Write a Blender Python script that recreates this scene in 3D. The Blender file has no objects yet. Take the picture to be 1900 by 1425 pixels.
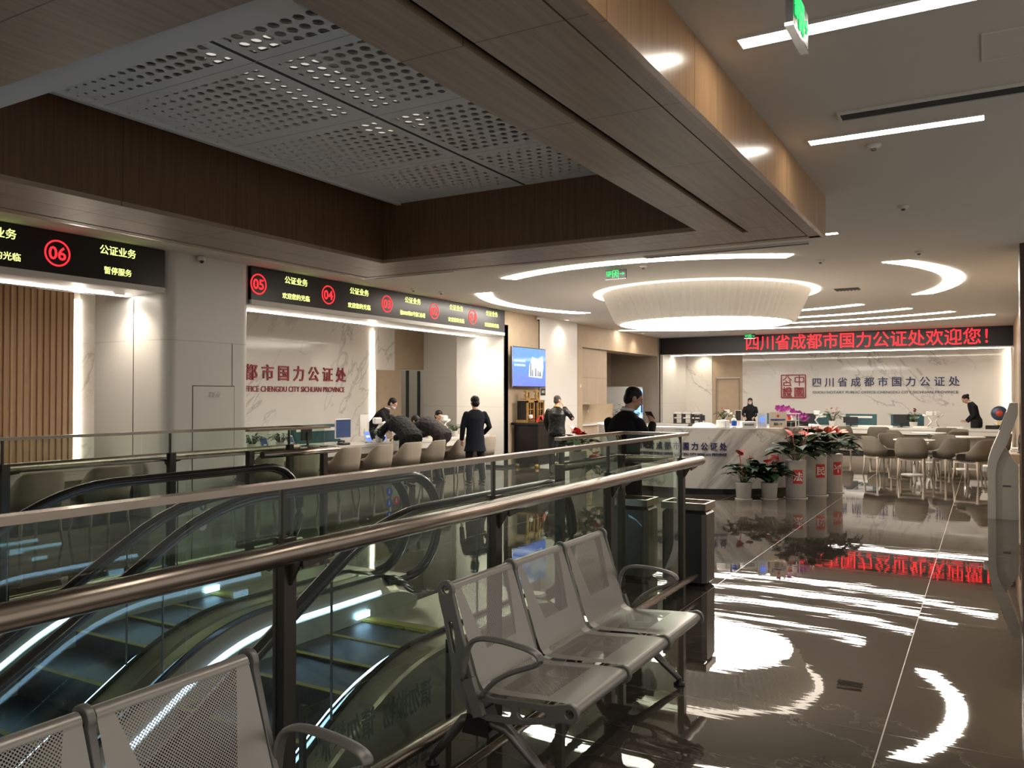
import bpy, bmesh, math, random
from mathutils import Vector, Matrix, Euler
R_ = math.radians
sc = bpy.context.scene
COL = sc.collection
random.seed(7)

# ------------------------------------------------------------------ camera, world, exposure
cam = bpy.data.cameras.new('camera'); camo = bpy.data.objects.new('camera', cam); COL.objects.link(camo)
cam.sensor_width = 36.0; cam.lens = 1520 / 1900 * 36.0; cam.clip_start = 0.05; cam.clip_end = 200
camo.location = (0, 0, 1.65)
camo.rotation_euler = (R_(90 + 0.85), 0, R_(30.07))
sc.camera = camo
w = bpy.data.worlds.new('world'); sc.world = w; w.use_nodes = True
w.node_tree.nodes['Background'].inputs[0].default_value = (1.0, 0.93, 0.83, 1)
w.node_tree.nodes['Background'].inputs[1].default_value = 0.24
sc.view_settings.view_transform = 'Standard'; sc.view_settings.look = 'None'
sc.view_settings.gamma = 1; sc.view_settings.use_curve_mapping = False
sc.view_settings.exposure = 1.15
sc.cycles.transparent_max_bounces = 40; sc.cycles.max_bounces = 14; sc.cycles.diffuse_bounces = 7; sc.cycles.glossy_bounces = 7
EM = 12.0      # radiance of the ceiling light strips

# ------------------------------------------------------------------ materials
class NT:
    def __init__(s, name):
        s.m = bpy.data.materials.new(name); s.m.use_nodes = True
        s.t = s.m.node_tree; s.b = s.t.nodes['Principled BSDF']; s.o = s.t.nodes['Material Output']
    def n(s, typ, **kw):
        x = s.t.nodes.new(typ)
        for k, v in kw.items(): setattr(x, k, v)
        return x
    def l(s, a, b): s.t.links.new(a, b)
    def math(s, op, a, b=None, c=None):
        x = s.n('ShaderNodeMath', operation=op)
        for i, v in enumerate((a, b, c)):
            if v is None: continue
            if isinstance(v, (int, float)): x.inputs[i].default_value = v
            else: s.l(v, x.inputs[i])
        return x.outputs[0]
    def mix(s, f, a, b):
        x = s.n('ShaderNodeMix', data_type='RGBA')
        for i, v in ((0, f), (6, a), (7, b)):
            if isinstance(v, (int, float)): x.inputs[i].default_value = v
            elif isinstance(v, tuple): x.inputs[i].default_value = (*v, 1)
            else: s.l(v, x.inputs[i])
        return x.outputs[2]
    def obj(s):
        x = s.n('ShaderNodeTexCoord'); return x.outputs['Object']
    def xyz(s, v):
        x = s.n('ShaderNodeSeparateXYZ'); s.l(v, x.inputs[0]); return x.outputs
    def mapping(s, v, scale=(1, 1, 1), rot=(0, 0, 0), loc=(0, 0, 0)):
        x = s.n('ShaderNodeMapping'); s.l(v, x.inputs[0])
        x.inputs['Scale'].default_value = scale; x.inputs['Rotation'].default_value = rot; x.inputs['Location'].default_value = loc
        return x.outputs[0]
    def noise(s, v, scale, detail=2, rough=.5, dist=0):
        x = s.n('ShaderNodeTexNoise'); s.l(v, x.inputs['Vector'])
        x.inputs['Scale'].default_value = scale; x.inputs['Detail'].default_value = detail
        x.inputs['Roughness'].default_value = rough; x.inputs['Distortion'].default_value = dist
        return x.outputs['Fac']
    def smooth(s, v, a, b, lo=0., hi=1.):
        x = s.n('ShaderNodeMapRange', interpolation_type='SMOOTHSTEP'); s.l(v, x.inputs[0])
        for i, q in ((1, a), (2, b), (3, lo), (4, hi)): x.inputs[i].default_value = q
        return x.outputs[0]
    def bump(s, h, strength=.3, dist=.01):
        x = s.n('ShaderNodeBump'); s.l(h, x.inputs['Height'])
        x.inputs['Strength'].default_value = strength; x.inputs['Distance'].default_value = dist
        s.l(x.outputs[0], s.b.inputs['Normal'])
    def line(s, coord, period, off, width):
        # 1 on thin lines at coord = off + k*period
        a = s.math('MODULO', s.math('ADD', s.math('SUBTRACT', coord, off), 1000 * period + period / 2), period)
        return s.math('LESS_THAN', s.math('ABSOLUTE', s.math('SUBTRACT', a, period / 2)), width / 2)

def pbr(name, col, rough=.5, metal=0., spec=.5, coat=0., em=None, es=0., var=.06, vs=6.):
    k = NT(name); b = k.b
    b.inputs['Roughness'].default_value = rough; b.inputs['Metallic'].default_value = metal
    b.inputs['Specular IOR Level'].default_value = spec; b.inputs['Coat Weight'].default_value = coat
    if var:
        f = k.noise(k.obj(), vs, 3)
        k.l(k.mix(f, tuple(c * (1 - var) for c in col), tuple(min(1, c * (1 + var)) for c in col)), b.inputs['Base Color'])
    else: b.inputs['Base Color'].default_value = (*col, 1)
    if em: b.inputs['Emission Color'].default_value = (*em, 1); b.inputs['Emission Strength'].default_value = es
    return k.m

def emis(name, col, s): return pbr(name, (.02, .02, .02), .6, em=col, es=s, var=0)

def wood(name, c1, c2, rough, grain='z', seams=(), sc_=1.0, coat=0.):
    k = NT(name); v = k.obj()
    S = {'z': (14, 14, .5), 'x': (.5, 14, 14), 'y': (14, .5, 14)}[grain]
    f = k.noise(k.mapping(v, tuple(a * sc_ for a in S)), 2.2, 6, .62, .4)
    g = k.noise(k.mapping(v, tuple(a * 5 * sc_ for a in S)), 2., 2)
    c = k.mix(k.smooth(f, .32, .7), c1, c2)
    c = k.mix(k.math('MULTIPLY', g, .25), c, tuple(q * .6 for q in c1))
    x = k.xyz(v)
    for ax, per, off, wd in seams:
        c = k.mix(k.line(x['XYZ'.index(ax)], per, off, wd), c, tuple(q * .35 for q in c1))
    k.l(c, k.b.inputs['Base Color']); k.b.inputs['Roughness'].default_value = rough
    k.b.inputs['Coat Weight'].default_value = coat; k.b.inputs['Coat Roughness'].default_value = .2
    return k.m

def marble(name, base, vein, rough, scale=.45, seams=(), dirr=(0, 0, .6), width=.016, streak=0., strength=.55):
    k = NT(name); v = k.obj()
    m = k.mapping(v, (1, 1, 1), dirr)
    m = k.mapping(m, (scale, scale * 1.0, scale * .42))
    n1 = k.noise(m, 1.6, 8, .55, .35)
    mask = k.noise(m, 1.1, 2)
    veins = k.smooth(k.math('ABSOLUTE', k.math('SUBTRACT', n1, .5)), 0, width, 1, 0)
    veins = k.math('MULTIPLY', veins, k.smooth(mask, .40, .55))
    n2 = k.noise(k.mapping(m, (2.3, 2.3, 2.3), (.5, .2, 0), (7, 3, 1)), 1.3, 6, .6, .3)
    v2 = k.smooth(k.math('ABSOLUTE', k.math('SUBTRACT', n2, .5)), 0, width * .7, .5, 0)
    f = k.math('MULTIPLY', k.math('MAXIMUM', veins, k.math('MULTIPLY', v2, k.smooth(mask, .5, .7))), strength)
    c = k.mix(f, base, vein)
    if streak:
        st = k.noise(k.mapping(k.mapping(v, (1, 1, 1), (0, R_(-38), 0)), (2.6, .5, .28)), 1.5, 6, .6, .5)
        c = k.mix(k.math('MULTIPLY', k.smooth(st, .50, .68), streak), c, vein)
    x = k.xyz(v)
    for ax, per, off, wd in seams: c = k.mix(k.line(x['XYZ'.index(ax)], per, off, wd), c, tuple(q * .75 for q in base))
    k.l(c, k.b.inputs['Base Color']); k.b.inputs['Roughness'].default_value = rough
    return k.m

def floor_mat():
    k = NT('polished_floor_tile'); v = k.obj(); x = k.xyz(v)
    n = k.noise(k.mapping(v, (1, .45, 1), (0, 0, .35)), .9, 7, .6, .8)
    c = k.mix(k.smooth(n, .3, .72), (.034, .028, .022), (.084, .070, .055))
    n2 = k.noise(k.mapping(v, (.6, 1.2, 1), (0, 0, .9)), .8, 8, .6, .5)
    ve = k.smooth(k.math('ABSOLUTE', k.math('SUBTRACT', n2, .5)), 0, .008, .45, 0)
    c = k.mix(ve, c, (.22, .19, .16))
    jx = k.line(x[0], 1.6, -.45, .006); jy = k.line(x[1], .8, 4.4, .005)
    j = k.math('MAXIMUM', jx, k.math('MULTIPLY', jy, .22))
    c = k.mix(j, c, (.38, .33, .27))
    k.l(c, k.b.inputs['Base Color'])
    k.l(k.math('ADD', k.math('MULTIPLY', j, .25), .014), k.b.inputs['Roughness'])
    k.b.inputs['IOR'].default_value = 1.82
    # each tile sits a hair differently and is slightly wavy across
    cx = k.math('FLOOR', k.math('DIVIDE', k.math('ADD', x[0], .45), 1.6)); cy = k.math('FLOOR', k.math('DIVIDE', k.math('SUBTRACT', x[1], 4.4), .8))
    cmb = k.n('ShaderNodeCombineXYZ'); k.l(cx, cmb.inputs[0]); k.l(cy, cmb.inputs[1])
    wn = k.n('ShaderNodeTexWhiteNoise'); k.l(cmb.outputs[0], wn.inputs[0])
    off = k.n('ShaderNodeVectorMath', operation='SUBTRACT'); k.l(wn.outputs['Color'], off.inputs[0]); off.inputs[1].default_value = (.5, .5, .5)
    s2 = k.n('ShaderNodeVectorMath', operation='MULTIPLY'); k.l(off.outputs[0], s2.inputs[0]); s2.inputs[1].default_value = (.003, .003, 0)
    ad = k.n('ShaderNodeVectorMath', operation='ADD')
    h = k.math('ADD', k.noise(k.mapping(v, (.5, 3.2, 1)), 1.6, 3, .5), k.math('MULTIPLY', k.noise(k.mapping(v, (.5, 11, 1), (0, 0, .05)), 1.6, 2, .5), .35))
    bp = k.n('ShaderNodeBump'); k.l(h, bp.inputs['Height']); bp.inputs['Strength'].default_value = .5; bp.inputs['Distance'].default_value = .0009
    k.l(bp.outputs[0], ad.inputs[0]); k.l(s2.outputs[0], ad.inputs[1])
    nm = k.n('ShaderNodeVectorMath', operation='NORMALIZE'); k.l(ad.outputs[0], nm.inputs[0])
    k.l(nm.outputs[0], k.b.inputs['Normal'])
    return k.m

def thin_glass(name, tint, refl=1.0):
    k = NT(name); k.t.nodes.remove(k.b)
    tr = k.n('ShaderNodeBsdfTransparent'); tr.inputs[0].default_value = (*tint, 1)
    gl = k.n('ShaderNodeBsdfGlossy'); gl.inputs['Roughness'].default_value = .01; gl.inputs[0].default_value = (.9, .97, .95, 1)
    fr = k.n('ShaderNodeFresnel'); fr.inputs[0].default_value = 1.5
    bf = k.n('ShaderNodeNewGeometry').outputs['Backfacing']
    f = k.math('MULTIPLY', k.math('MINIMUM', k.math('MULTIPLY', fr.outputs[0], refl), 1.), k.math('SUBTRACT', 1., bf))
    mx = k.n('ShaderNodeMixShader'); k.l(f, mx.inputs[0]); k.l(tr.outputs[0], mx.inputs[1]); k.l(gl.outputs[0], mx.inputs[2])
    k.l(mx.outputs[0], k.o.inputs[0]); return k.m

def perforated(name, col, rough, metal):
    # bench sheet: UV in metres, holes on a diagonal grid away from the borders (UV is 0..W, 0..L stored in second map as well)
    k = NT(name); uv = k.n('ShaderNodeTexCoord').outputs['UV']; x = k.xyz(uv); P = .011
    def dots(ox, oy):
        a = k.math('SUBTRACT', k.math('MODULO', k.math('ADD', x[0], 10 + ox), P), P / 2)
        b = k.math('SUBTRACT', k.math('MODULO', k.math('ADD', x[1], 10 + oy), P), P / 2)
        d = k.math('SQRT', k.math('ADD', k.math('MULTIPLY', a, a), k.math('MULTIPLY', b, b)))
        return k.math('LESS_THAN', d, .0027)
    m = k.math('MAXIMUM', dots(0, 0), dots(P / 2, P / 2))
    # windows: seat part v .10-.40 (trapezoid), back part v .54-.88
    def win(lo, hi, slope, c):
        inv = k.math('MULTIPLY', k.math('GREATER_THAN', x[1], lo), k.math('LESS_THAN', x[1], hi))
        half = k.math('SUBTRACT', .205, k.math('MULTIPLY', k.math('ABSOLUTE', k.math('SUBTRACT', x[1], c)), slope))
        inu = k.math('LESS_THAN', k.math('ABSOLUTE', k.math('SUBTRACT', x[0], .255)), half)
        return k.math('MULTIPLY', inv, inu)
    w_ = k.math('MAXIMUM', win(.11, .42, .06, .11), win(.55, .84, .26, .84))
    m = k.math('MULTIPLY', m, w_)
    k.b.inputs['Base Color'].default_value = (*col, 1); k.b.inputs['Roughness'].default_value = rough; k.b.inputs['Metallic'].default_value = metal
    tr = k.n('ShaderNodeBsdfTransparent'); mx = k.n('ShaderNodeMixShader')
    k.l(m, mx.inputs[0]); k.l(k.b.outputs[0], mx.inputs[1]); k.l(tr.outputs[0], mx.inputs[2]); k.l(mx.outputs[0], k.o.inputs[0])
    return k.m

def holed_ceiling():
    k = NT('perforated_ceiling_board'); v = k.obj(); x = k.xyz(v)
    PX, PY = .105, .215
    # panels 1.2 m along Y, holes fade in size towards the room's left and far edges
    fx = k.smooth(x[0], -6.0, -4.6, .25, 1.0); fy = k.smooth(x[1], 7.9, 6.2, .35, 1.0)
    nn = k.noise(k.mapping(v, (1, 1, 1)), .9, 1)
    r = k.math('MULTIPLY', k.math('MULTIPLY', k.math('MULTIPLY', fx, fy), .037), k.smooth(nn, .3, .5, .75, 1.0))
    def dots(ox, oy):
        a = k.math('SUBTRACT', k.math('MODULO', k.math('ADD', x[0], 100 * PX + ox), PX), PX / 2)
        b = k.math('SUBTRACT', k.math('MODULO', k.math('ADD', x[1], 100 * PY + oy), PY), PY / 2)
        d = k.math('SQRT', k.math('ADD', k.math('MULTIPLY', a, a), k.math('MULTIPLY', b, b)))
        return k.math('LESS_THAN', d, r)
    m = k.math('MAXIMUM', dots(0, 0), dots(PX / 2, PY / 2))
    # solid strip around every panel joint
    def band(c, per, off, wd): return k.math('SUBTRACT', 1., k.line(c, per, off, wd))
    m = k.math('MULTIPLY', m, k.math('MULTIPLY', band(x[1], 1.24, 7.6, .20), band(x[0], 1.9, -4.24, .20)))
    c = k.mix(k.line(x[0], 1.9, -4.24, .035), (.90, .87, .80), (.07, .065, .06))
    c = k.mix(k.line(x[1], 1.24, 7.6, .008), c, (.45, .43, .4))
    k.l(c, k.b.inputs['Base Color']); k.b.inputs['Roughness'].default_value = .85
    tr = k.n('ShaderNodeBsdfTransparent'); mx = k.n('ShaderNodeMixShader')
    k.l(m, mx.inputs[0]); k.l(k.b.outputs[0], mx.inputs[1]); k.l(tr.outputs[0], mx.inputs[2]); k.l(mx.outputs[0], k.o.inputs[0])
    return k.m

def fabric(name, col, rough=.85, bs=.15, scale=400):
    k = NT(name); v = k.obj(); f = k.noise(v, scale, 2); g = k.noise(v, 5, 3)
    k.l(k.mix(g, tuple(c * .88 for c in col), tuple(min(1, c * 1.1) for c in col)), k.b.inputs['Base Color'])
    k.b.inputs['Roughness'].default_value = rough; k.b.inputs['Specular IOR Level'].default_value = .25
    k.bump(f, bs, .002); return k.m

def slats():
    k = NT('timber_slat_wall'); v = k.obj(); x = k.xyz(v)
    cell = k.math('FLOOR', k.math('DIVIDE', x[1], .06))
    wn = k.n('ShaderNodeTexWhiteNoise', noise_dimensions='1D'); k.l(cell, wn.inputs['W'])
    f = k.noise(k.mapping(v, (20, 20, 1)), 3, 4)
    c = k.mix(wn.outputs[0], (.50, .32, .19), (.66, .47, .30)); c = k.mix(k.math('MULTIPLY', f, .4), c, (.36, .21, .12))
    k.l(c, k.b.inputs['Base Color']); k.b.inputs['Roughness'].default_value = .5; return k.m

def tubs(name, col, axis, period):
    return pbr(name, col, .5)

M = dict(
    floor=floor_mat(),
    ceiling=pbr('matte_ceiling_paint', (.69, .655, .60), .9, spec=.2, var=.02),
    white_wall=marble('white_wall_panel', (.76, .74, .70), (.7, .68, .64), .28, strength=.0, seams=(('Z', 3.0, 1.42 - .02, .008),)),
    column=marble('column_panel', (.66, .645, .61), (.6, .6, .57), .33, strength=.0, seams=(('Z', 10., 2.42, .01),)),
    marble=marble('veined_marble_panel', (.74, .71, .66), (.32, .30, .30), .07, .55, dirr=(.7, 0, 0), seams=(), width=.015, strength=.5),
    marble_far=marble('veined_marble_panel_far', (.74, .71, .66), (.30, .28, .30), .07, .62, dirr=(0, .75, 0), width=.016, strength=.62),
    desk_marble=marble('desk_marble', (.64, .61, .56), (.33, .31, .29), .16, .9, dirr=(.1, .75, .2), width=.022, streak=1.0, strength=.9),
    oak_shaded=wood('oak_veneer_shaded', (.125, .062, .029), (.18, .095, .046), .42, 'z', (('Y', 1.18, 3.05, .006), ('X', 1.3, -4.94, .006))),  # same veneer darkened: low light on the coffer's inner faces put into the colour
    oak_soffit=wood('oak_veneer_soffit', (.30, .215, .148), (.40, .29, .20), .42, 'y', (('Y', 1.17, 3.05, .008),)),
    oak_face=wood('oak_veneer_fascia', (.40, .235, .115), (.50, .30, .155), .24, 'z', (('Y', 1.19, 4.33, .006),), coat=.3),
    gap=pbr('black_shadow_gap', (.012, .01, .009), .8, var=0),
    beige=fabric('beige_wall_panel', (.46, .36, .255), .6, .05, 90),
    niche=fabric('taupe_wall_panel', (.30, .245, .19), .6, .05, 90),
    cabinet=wood('light_oak_cabinet', (.40, .31, .23), (.48, .38, .285), .5, 'z'),
    slat=slats(),
    black=pbr('black_plastic', (.012, .012, .013), .35, var=.2),
    matblack=pbr('matte_black', (.01, .01, .011), .7, var=.2),
    screen_black=pbr('black_led_panel', (.008, .008, .009), .3, var=0),
    blackgrout=pbr('black_skirting', (.015, .014, .013), .3, var=.1),
    strip=emis('white_light_strip', (1., .915, .80), EM),
    strip_soffit=emis('white_soffit_strip', (1., .91, .79), 14.),
    strip_vert=emis('warm_vertical_strip', (1., .86, .70), 5.),
    disc=emis('drum_light_disc', (1., .92, .82), 9.0),
    cove=emis('drum_cove_light', (1., .86, .70), 1.7),
    led_blue=emis('cool_white_led', (.42, .65, 1.), 4.0),
    led_red=emis('red_led', (1., .016, .024), 1.15),
    led_yellow=emis('yellow_green_led', (.75, .9, .22), 1.0),
    green=emis('green_exit_glow', (.04, .9, .20), .6),
    steel=pbr('brushed_bronze_steel', (.40, .335, .28), .26, 1., var=.15, vs=9),
    steel_dark=pbr('dark_post_steel', (.10, .088, .076), .35, .85, var=.1),
    escal_metal=pbr('satin_escalator_metal', (.52, .48, .38), .30, .7, var=.1),
    escal_side=pbr('escalator_cladding', (.46, .43, .34), .4, .3, var=.1),
    rubber=pbr('black_rubber', (.012, .0115, .011), .25, coat=.3, var=.1),
    step=None,
    yellow=pbr('yellow_safety_paint', (.36, .29, .03), .6, var=.25),
    glass=thin_glass('green_rail_glass', (.885, .93, .895)),
    glass_esc=thin_glass('escalator_glass', (.91, .95, .93)),
    clear=thin_glass('clear_glass', (.965, .98, .975)),
    bench=perforated('perforated_bench_sheet', (.40, .375, .345), .34, .6),
    bench_frame=pbr('grey_cast_frame', (.235, .228, .212), .38, .5, var=.06),
    leg_dark=pbr('dark_cast_leg', (.20, .19, .18), .35, .7, var=.06),
    holes=holed_ceiling(),
    plenum=pbr('plenum_grey', (.12, .115, .11), .9, var=.1),
    white=pbr('white_gloss', (.72, .71, .68), .22, var=.02),
    whitem=pbr('white_matte', (.70, .685, .65), .6, var=.02),
    counter=pbr('white_counter_top', (.66, .63, .58), .18, var=.03),
    apron=pbr('taupe_counter_front', (.44, .385, .315), .45, var=.05),
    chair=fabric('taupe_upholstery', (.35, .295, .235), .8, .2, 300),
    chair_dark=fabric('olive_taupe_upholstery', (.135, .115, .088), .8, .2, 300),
    chair_leg=wood('greige_painted_legs', (.34, .28, .22), (.40, .33, .26), .5, 'z'),
    teal=fabric('teal_desk_screen', (.045, .10, .115), .8, .1, 200),
    leaf=pbr('anthurium_leaf', (.009, .028, .009), .5, var=.5, vs=12, spec=.2),
    leaf2=pbr('leaf_bright', (.035, .085, .022), .5, var=.4, vs=14),
    flower=pbr('red_spathe', (.48, .032, .022), .28, var=.35, vs=20),
    flower_dark=pbr('dark_red_spathe', (.25, .02, .02), .28, var=.3, vs=20),
    orchid=pbr('magenta_orchid', (.24, .012, .17), .5, var=.35, vs=25),
    orange=pbr('orange_bloom', (.66, .13, .08), .4, var=.3),
    cream=pbr('cream_spadix', (.75, .62, .30), .5),
    pot=pbr('white_ceramic', (.62, .59, .55), .25, var=.03),
    red=pbr('red_paper', (.58, .03, .025), .5, var=.05),
    red_letter=pbr('crimson_letter', (.30, .015, .025), .35, var=0),
    navy_letter=pbr('navy_letter', (.02, .018, .10), .35, var=0),
    white_letter=pbr('white_print', (.8, .78, .74), .5, var=0),
    grey_letter=pbr('grey_etched_print', (.16, .19, .17), .5, var=0),
    skin=pbr('skin', (.50, .29, .20), .5, var=.06, vs=20),
    hair=fabric('black_hair', (.008, .007, .007), .45, .4, 250),
    hairgrey=fabric('cropped_grey_hair', (.06, .05, .045), .6, .4, 300),
    suit=fabric('black_suit', (.007, .007, .009), .8, .1, 300),
    navycoat=fabric('navy_overcoat', (.008, .010, .018), .85, .2, 300),
    leather=pbr('black_leather', (.010, .010, .009), .36, spec=.4, var=.3, vs=30),
    puffer=pbr('black_puffer', (.008, .008, .009), .65, spec=.25, var=.3, vs=14),
    greyjacket=pbr('grey_padded_jacket', (.035, .029, .031), .65, spec=.25, var=.3, vs=14),
    trouser=fabric('dark_trousers', (.018, .018, .020), .8, .1, 300),
    shoe=pbr('black_shoe', (.01, .01, .01), .25, var=.1),
    shirt=pbr('white_shirt', (.62, .62, .62), .7),
    collar=pbr('yellow_fleece', (.55, .38, .10), .9, var=.2, vs=60),
    mask=pbr('pale_face_mask', (.62, .68, .72), .7),
    paper=pbr('white_paper', (.74, .72, .68), .7),
    gold=pbr('gilded_carving', (.42, .26, .08), .42, .6, var=.5, vs=30),
    blackwood=wood('black_lacquer_wood', (.006, .004, .004), (.014, .009, .008), .3, 'z'),
    kiosk=pbr('light_grey_kiosk', (.66, .63, .57), .4, var=.03),
    bin=pbr('dark_stainless_bin', (.10, .098, .095), .3, .8, var=.1),
    bluescreen=emis('blue_tablet_display', (.10, .19, .75), .9),
    navyscreen=pbr('dark_blue_display', (.03, .04, .09), .15, em=(.12, .18, .35), es=.12, var=0),
    tv=None, vend=emis('vending_display', (.22, .45, 1.), 1.0), vendw=emis('vending_display_white', (.7, .85, 1.), 1.6),
    blue=pbr('blue_sticker', (.02, .10, .50), .4, var=0), redst=pbr('red_sticker', (.6, .04, .03), .4, var=0),
    vent=pbr('grey_vent_blades', (.09, .09, .085), .6), steel_light=pbr('chrome', (.7, .7, .7), .15, 1., var=0),
    lower=pbr('lower_hall_wall', (.16, .16, .15), .6), lowerfloor=pbr('lower_hall_floor', (.12, .12, .115), .15),
    greenp=pbr('green_print', (.05, .25, .06), .5), clock=pbr('globe_blue', (.03, .05, .10), .3, var=.4), clockred=pbr('globe_red', (.5, .05, .02), .4, var=.3),
    brown=wood('brown_wood_pillar', (.06, .035, .02), (.10, .055, .03), .35, 'z'),
)
def step_mat():
    k = NT('grooved_step_metal'); x = k.xyz(k.obj())
    f = k.line(x[0], .012, 0, .005)
    k.l(k.mix(f, (.075, .078, .082), (.02, .022, .024)), k.b.inputs['Base Color'])
    k.b.inputs['Roughness'].default_value = .42; k.b.inputs['Metallic'].default_value = .6; return k.m
M['step'] = step_mat()
def tv_mat():
    k = NT('tv_picture'); x = k.xyz(k.obj())   # local: y along width, z height
    t = k.smooth(x[2], -.5, .5)
    c = k.mix(t, (.10, .17, .62), (.05, .30, .62))
    n = k.noise(k.mapping(k.obj(), (1, 2, 3)), 3, 3); c = k.mix(k.math('MULTIPLY', n, .3), c, (.4, .35, .8))
    k.l(c, k.b.inputs['Emission Color']); k.b.inputs['Emission Strength'].default_value = .8
    k.b.inputs['Base Color'].default_value = (.01, .01, .01, 1); k.b.inputs['Roughness'].default_value = .08; return k.m
M['tv'] = tv_mat()

# ------------------------------------------------------------------ mesh helpers
class MB:
    def __init__(s): s.v = []; s.f = []; s.sm = []; s.uv = None
    def add(s, vs, fs, sm=False):
        o = len(s.v); s.v += [tuple(q) for q in vs]; s.f += [tuple(i + o for i in f) for f in fs]; s.sm += [sm] * len(fs); return s
    def box(s, x0, x1, y0, y1, z0, z1, T=None):
        vs = [Vector((x, y, z)) for z in (z0, z1) for y in (y0, y1) for x in (x0, x1)]
        if T is not None: vs = [T @ q for q in vs]
        return s.add(vs, [(0, 2, 3, 1), (4, 5, 7, 6), (0, 1, 5, 4), (1, 3, 7, 5), (3, 2, 6, 7), (2, 0, 4, 6)])
    def bbox(s, x0, x1, y0, y1, z0, z1, r=.01, T=None):
        # box with chamfered vertical and top edges
        def ring(x0, x1, y0, y1, z, r):
            return [Vector(p) for p in ((x0 + r, y0, z), (x1 - r, y0, z), (x1, y0 + r, z), (x1, y1 - r, z), (x1 - r, y1, z), (x0 + r, y1, z), (x0, y1 - r, z), (x0, y0 + r, z))]
        rs = [ring(x0 + r, x1 - r, y0 + r, y1 - r, z0, r), ring(x0, x1, y0, y1, z0 + r, r), ring(x0, x1, y0, y1, z1 - r, r), ring(x0 + r, x1 - r, y0 + r, y1 - r, z1, r)]
        vs = sum(rs, []); fs = [tuple(range(7, -1, -1)), tuple(range(24, 32))]
        for k in range(3):
            for i in range(8): fs.append((k * 8 + i, k * 8 + (i + 1) % 8, k * 8 + 8 + (i + 1) % 8, k * 8 + 8 + i))
        if T is not None: vs = [T @ q for q in vs]
        return s.add(vs, fs)
    def rings(s, rings, closed=False, cap=True, sm=True):
        n = len(rings[0]); vs = sum([list(r) for r in rings], []); fs = []
        K = len(rings)
        for k in range(K if closed else K - 1):
            a, b = k * n, ((k + 1) % K) * n
            for i in range(n): fs.append((a + i, a + (i + 1) % n, b + (i + 1) % n, b + i))
        s.add(vs, fs, sm)
        if cap and not closed:
            o = len(s.v) - len(vs)
            s.f += [tuple(o + i for i in range(n - 1, -1, -1)), tuple(o + (K - 1) * n + i for i in range(n))]; s.sm += [False, False]
        return s
    def tube(s, pts, r, n=12, ry=None, up=Vector((0, 0, 1)), cap=True, closed=False, sm=True):
        pts = [Vector(p) for p in pts]; K = len(pts); rs = []
        rad = r if isinstance(r, (list, tuple)) else [r] * K
        for i, p in enumerate(pts):
            a = pts[(i - 1) % K] if (i > 0 or closed) else pts[i]
            b = pts[(i + 1) % K] if (i < K - 1 or closed) else pts[i]
            t = (b - a).normalized()
            sd = t.cross(up)
            if sd.length < 1e-3: sd = t.cross(Vector((0, 1, 0)))
            sd.normalize(); u = sd.cross(t).normalized()
            rr = rad[i]; r2 = rr if ry is None else ry * rr / rad[0]
            rs.append([p + sd * math.cos(2 * math.pi * j / n) * rr + u * math.sin(2 * math.pi * j / n) * r2 for j in range(n)])
        return s.rings(rs, closed, cap, sm)
    def bar(s, p, q, wd, ht, up=Vector((0, 0, 1))):
        p, q = Vector(p), Vector(q); t = (q - p).normalized(); sd = t.cross(up)
        if sd.length < 1e-3: sd = t.cross(Vector((0, 1, 0)))
        sd.normalize(); u = sd.cross(t)
        vs = [c + sd * a * wd / 2 + u * b * ht / 2 for c in (p, q) for a, b in ((-1, -1), (1, -1), (1, 1), (-1, 1))]
        return s.add(vs, [(3, 2, 1, 0), (4, 5, 6, 7)] + [(i, (i + 1) % 4, 4 + (i + 1) % 4, 4 + i) for i in range(4)])
    def lathe(s, prof, c=(0, 0, 0), n=32, sm=True, cap=True, flute=0):
        rs = []
        for r, z in prof:
            ring = []
            for j in range(n):
                rr = r * (1 - (flute if j % 2 else 0)); a = 2 * math.pi * j / n
                ring.append(Vector((c[0] + rr * math.cos(a), c[1] + rr * math.sin(a), c[2] + z)))
            rs.append(ring)
        return s.rings(rs, cap=cap, sm=sm)
    def prism(s, poly, axis, a, b):
        # poly 2D extruded along axis from a to b
        def P(u, v, w_):
            return {'x': (w_, u, v), 'y': (u, w_, v), 'z': (u, v, w_)}[axis]
        n = len(poly); vs = [P(u, v, a) for u, v in poly] + [P(u, v, b) for u, v in poly]
        fs = [tuple(range(n)), tuple(range(2 * n - 1, n - 1, -1))] + [(i, i + n, (i + 1) % n + n, (i + 1) % n) for i in range(n)]
        return s.add(vs, fs)
    def strip2(s, A, B, th=0):
        # surface between two point lists
        n = len(A); s.add(list(A) + list(B), [(i, i + 1, n + i + 1, n + i) for i in range(n - 1)]); return s
    def ball(s, c, r, n=10, m=7, T=None):
        if not isinstance(r, (tuple, list)): r = (r, r, r)
        rs = []
        for k in range(m + 1):
            th = math.pi * (k + .02) / (m + .04); rs.append([Vector((c[0] + r[0] * math.sin(th) * math.cos(2 * math.pi * j / n), c[1] + r[1] * math.sin(th) * math.sin(2 * math.pi * j / n), c[2] + r[2] * math.cos(th))) for j in range(n)])
        if T is not None: rs = [[T @ q for q in r_] for r_ in rs]
        return s.rings(rs)
    def mesh(s, name):
        me = bpy.data.meshes.new(name); me.from_pydata(s.v, [], s.f); me.polygons.foreach_set('use_smooth', s.sm); me.update()
        bm = bmesh.new(); bm.from_mesh(me); bmesh.ops.recalc_face_normals(bm, faces=bm.faces); bm.to_mesh(me); bm.free()
        return me
    def build(s, name, m, parent=None, kind=None, loc=None):
        me = s.mesh(name); me.materials.append(M[m] if isinstance(m, str) else m)
        o = bpy.data.objects.new(name, me); COL.objects.link(o)
        if parent is not None: o.parent = parent
        if loc: o.location = loc
        if kind: o['kind'] = kind
        return o

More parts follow.
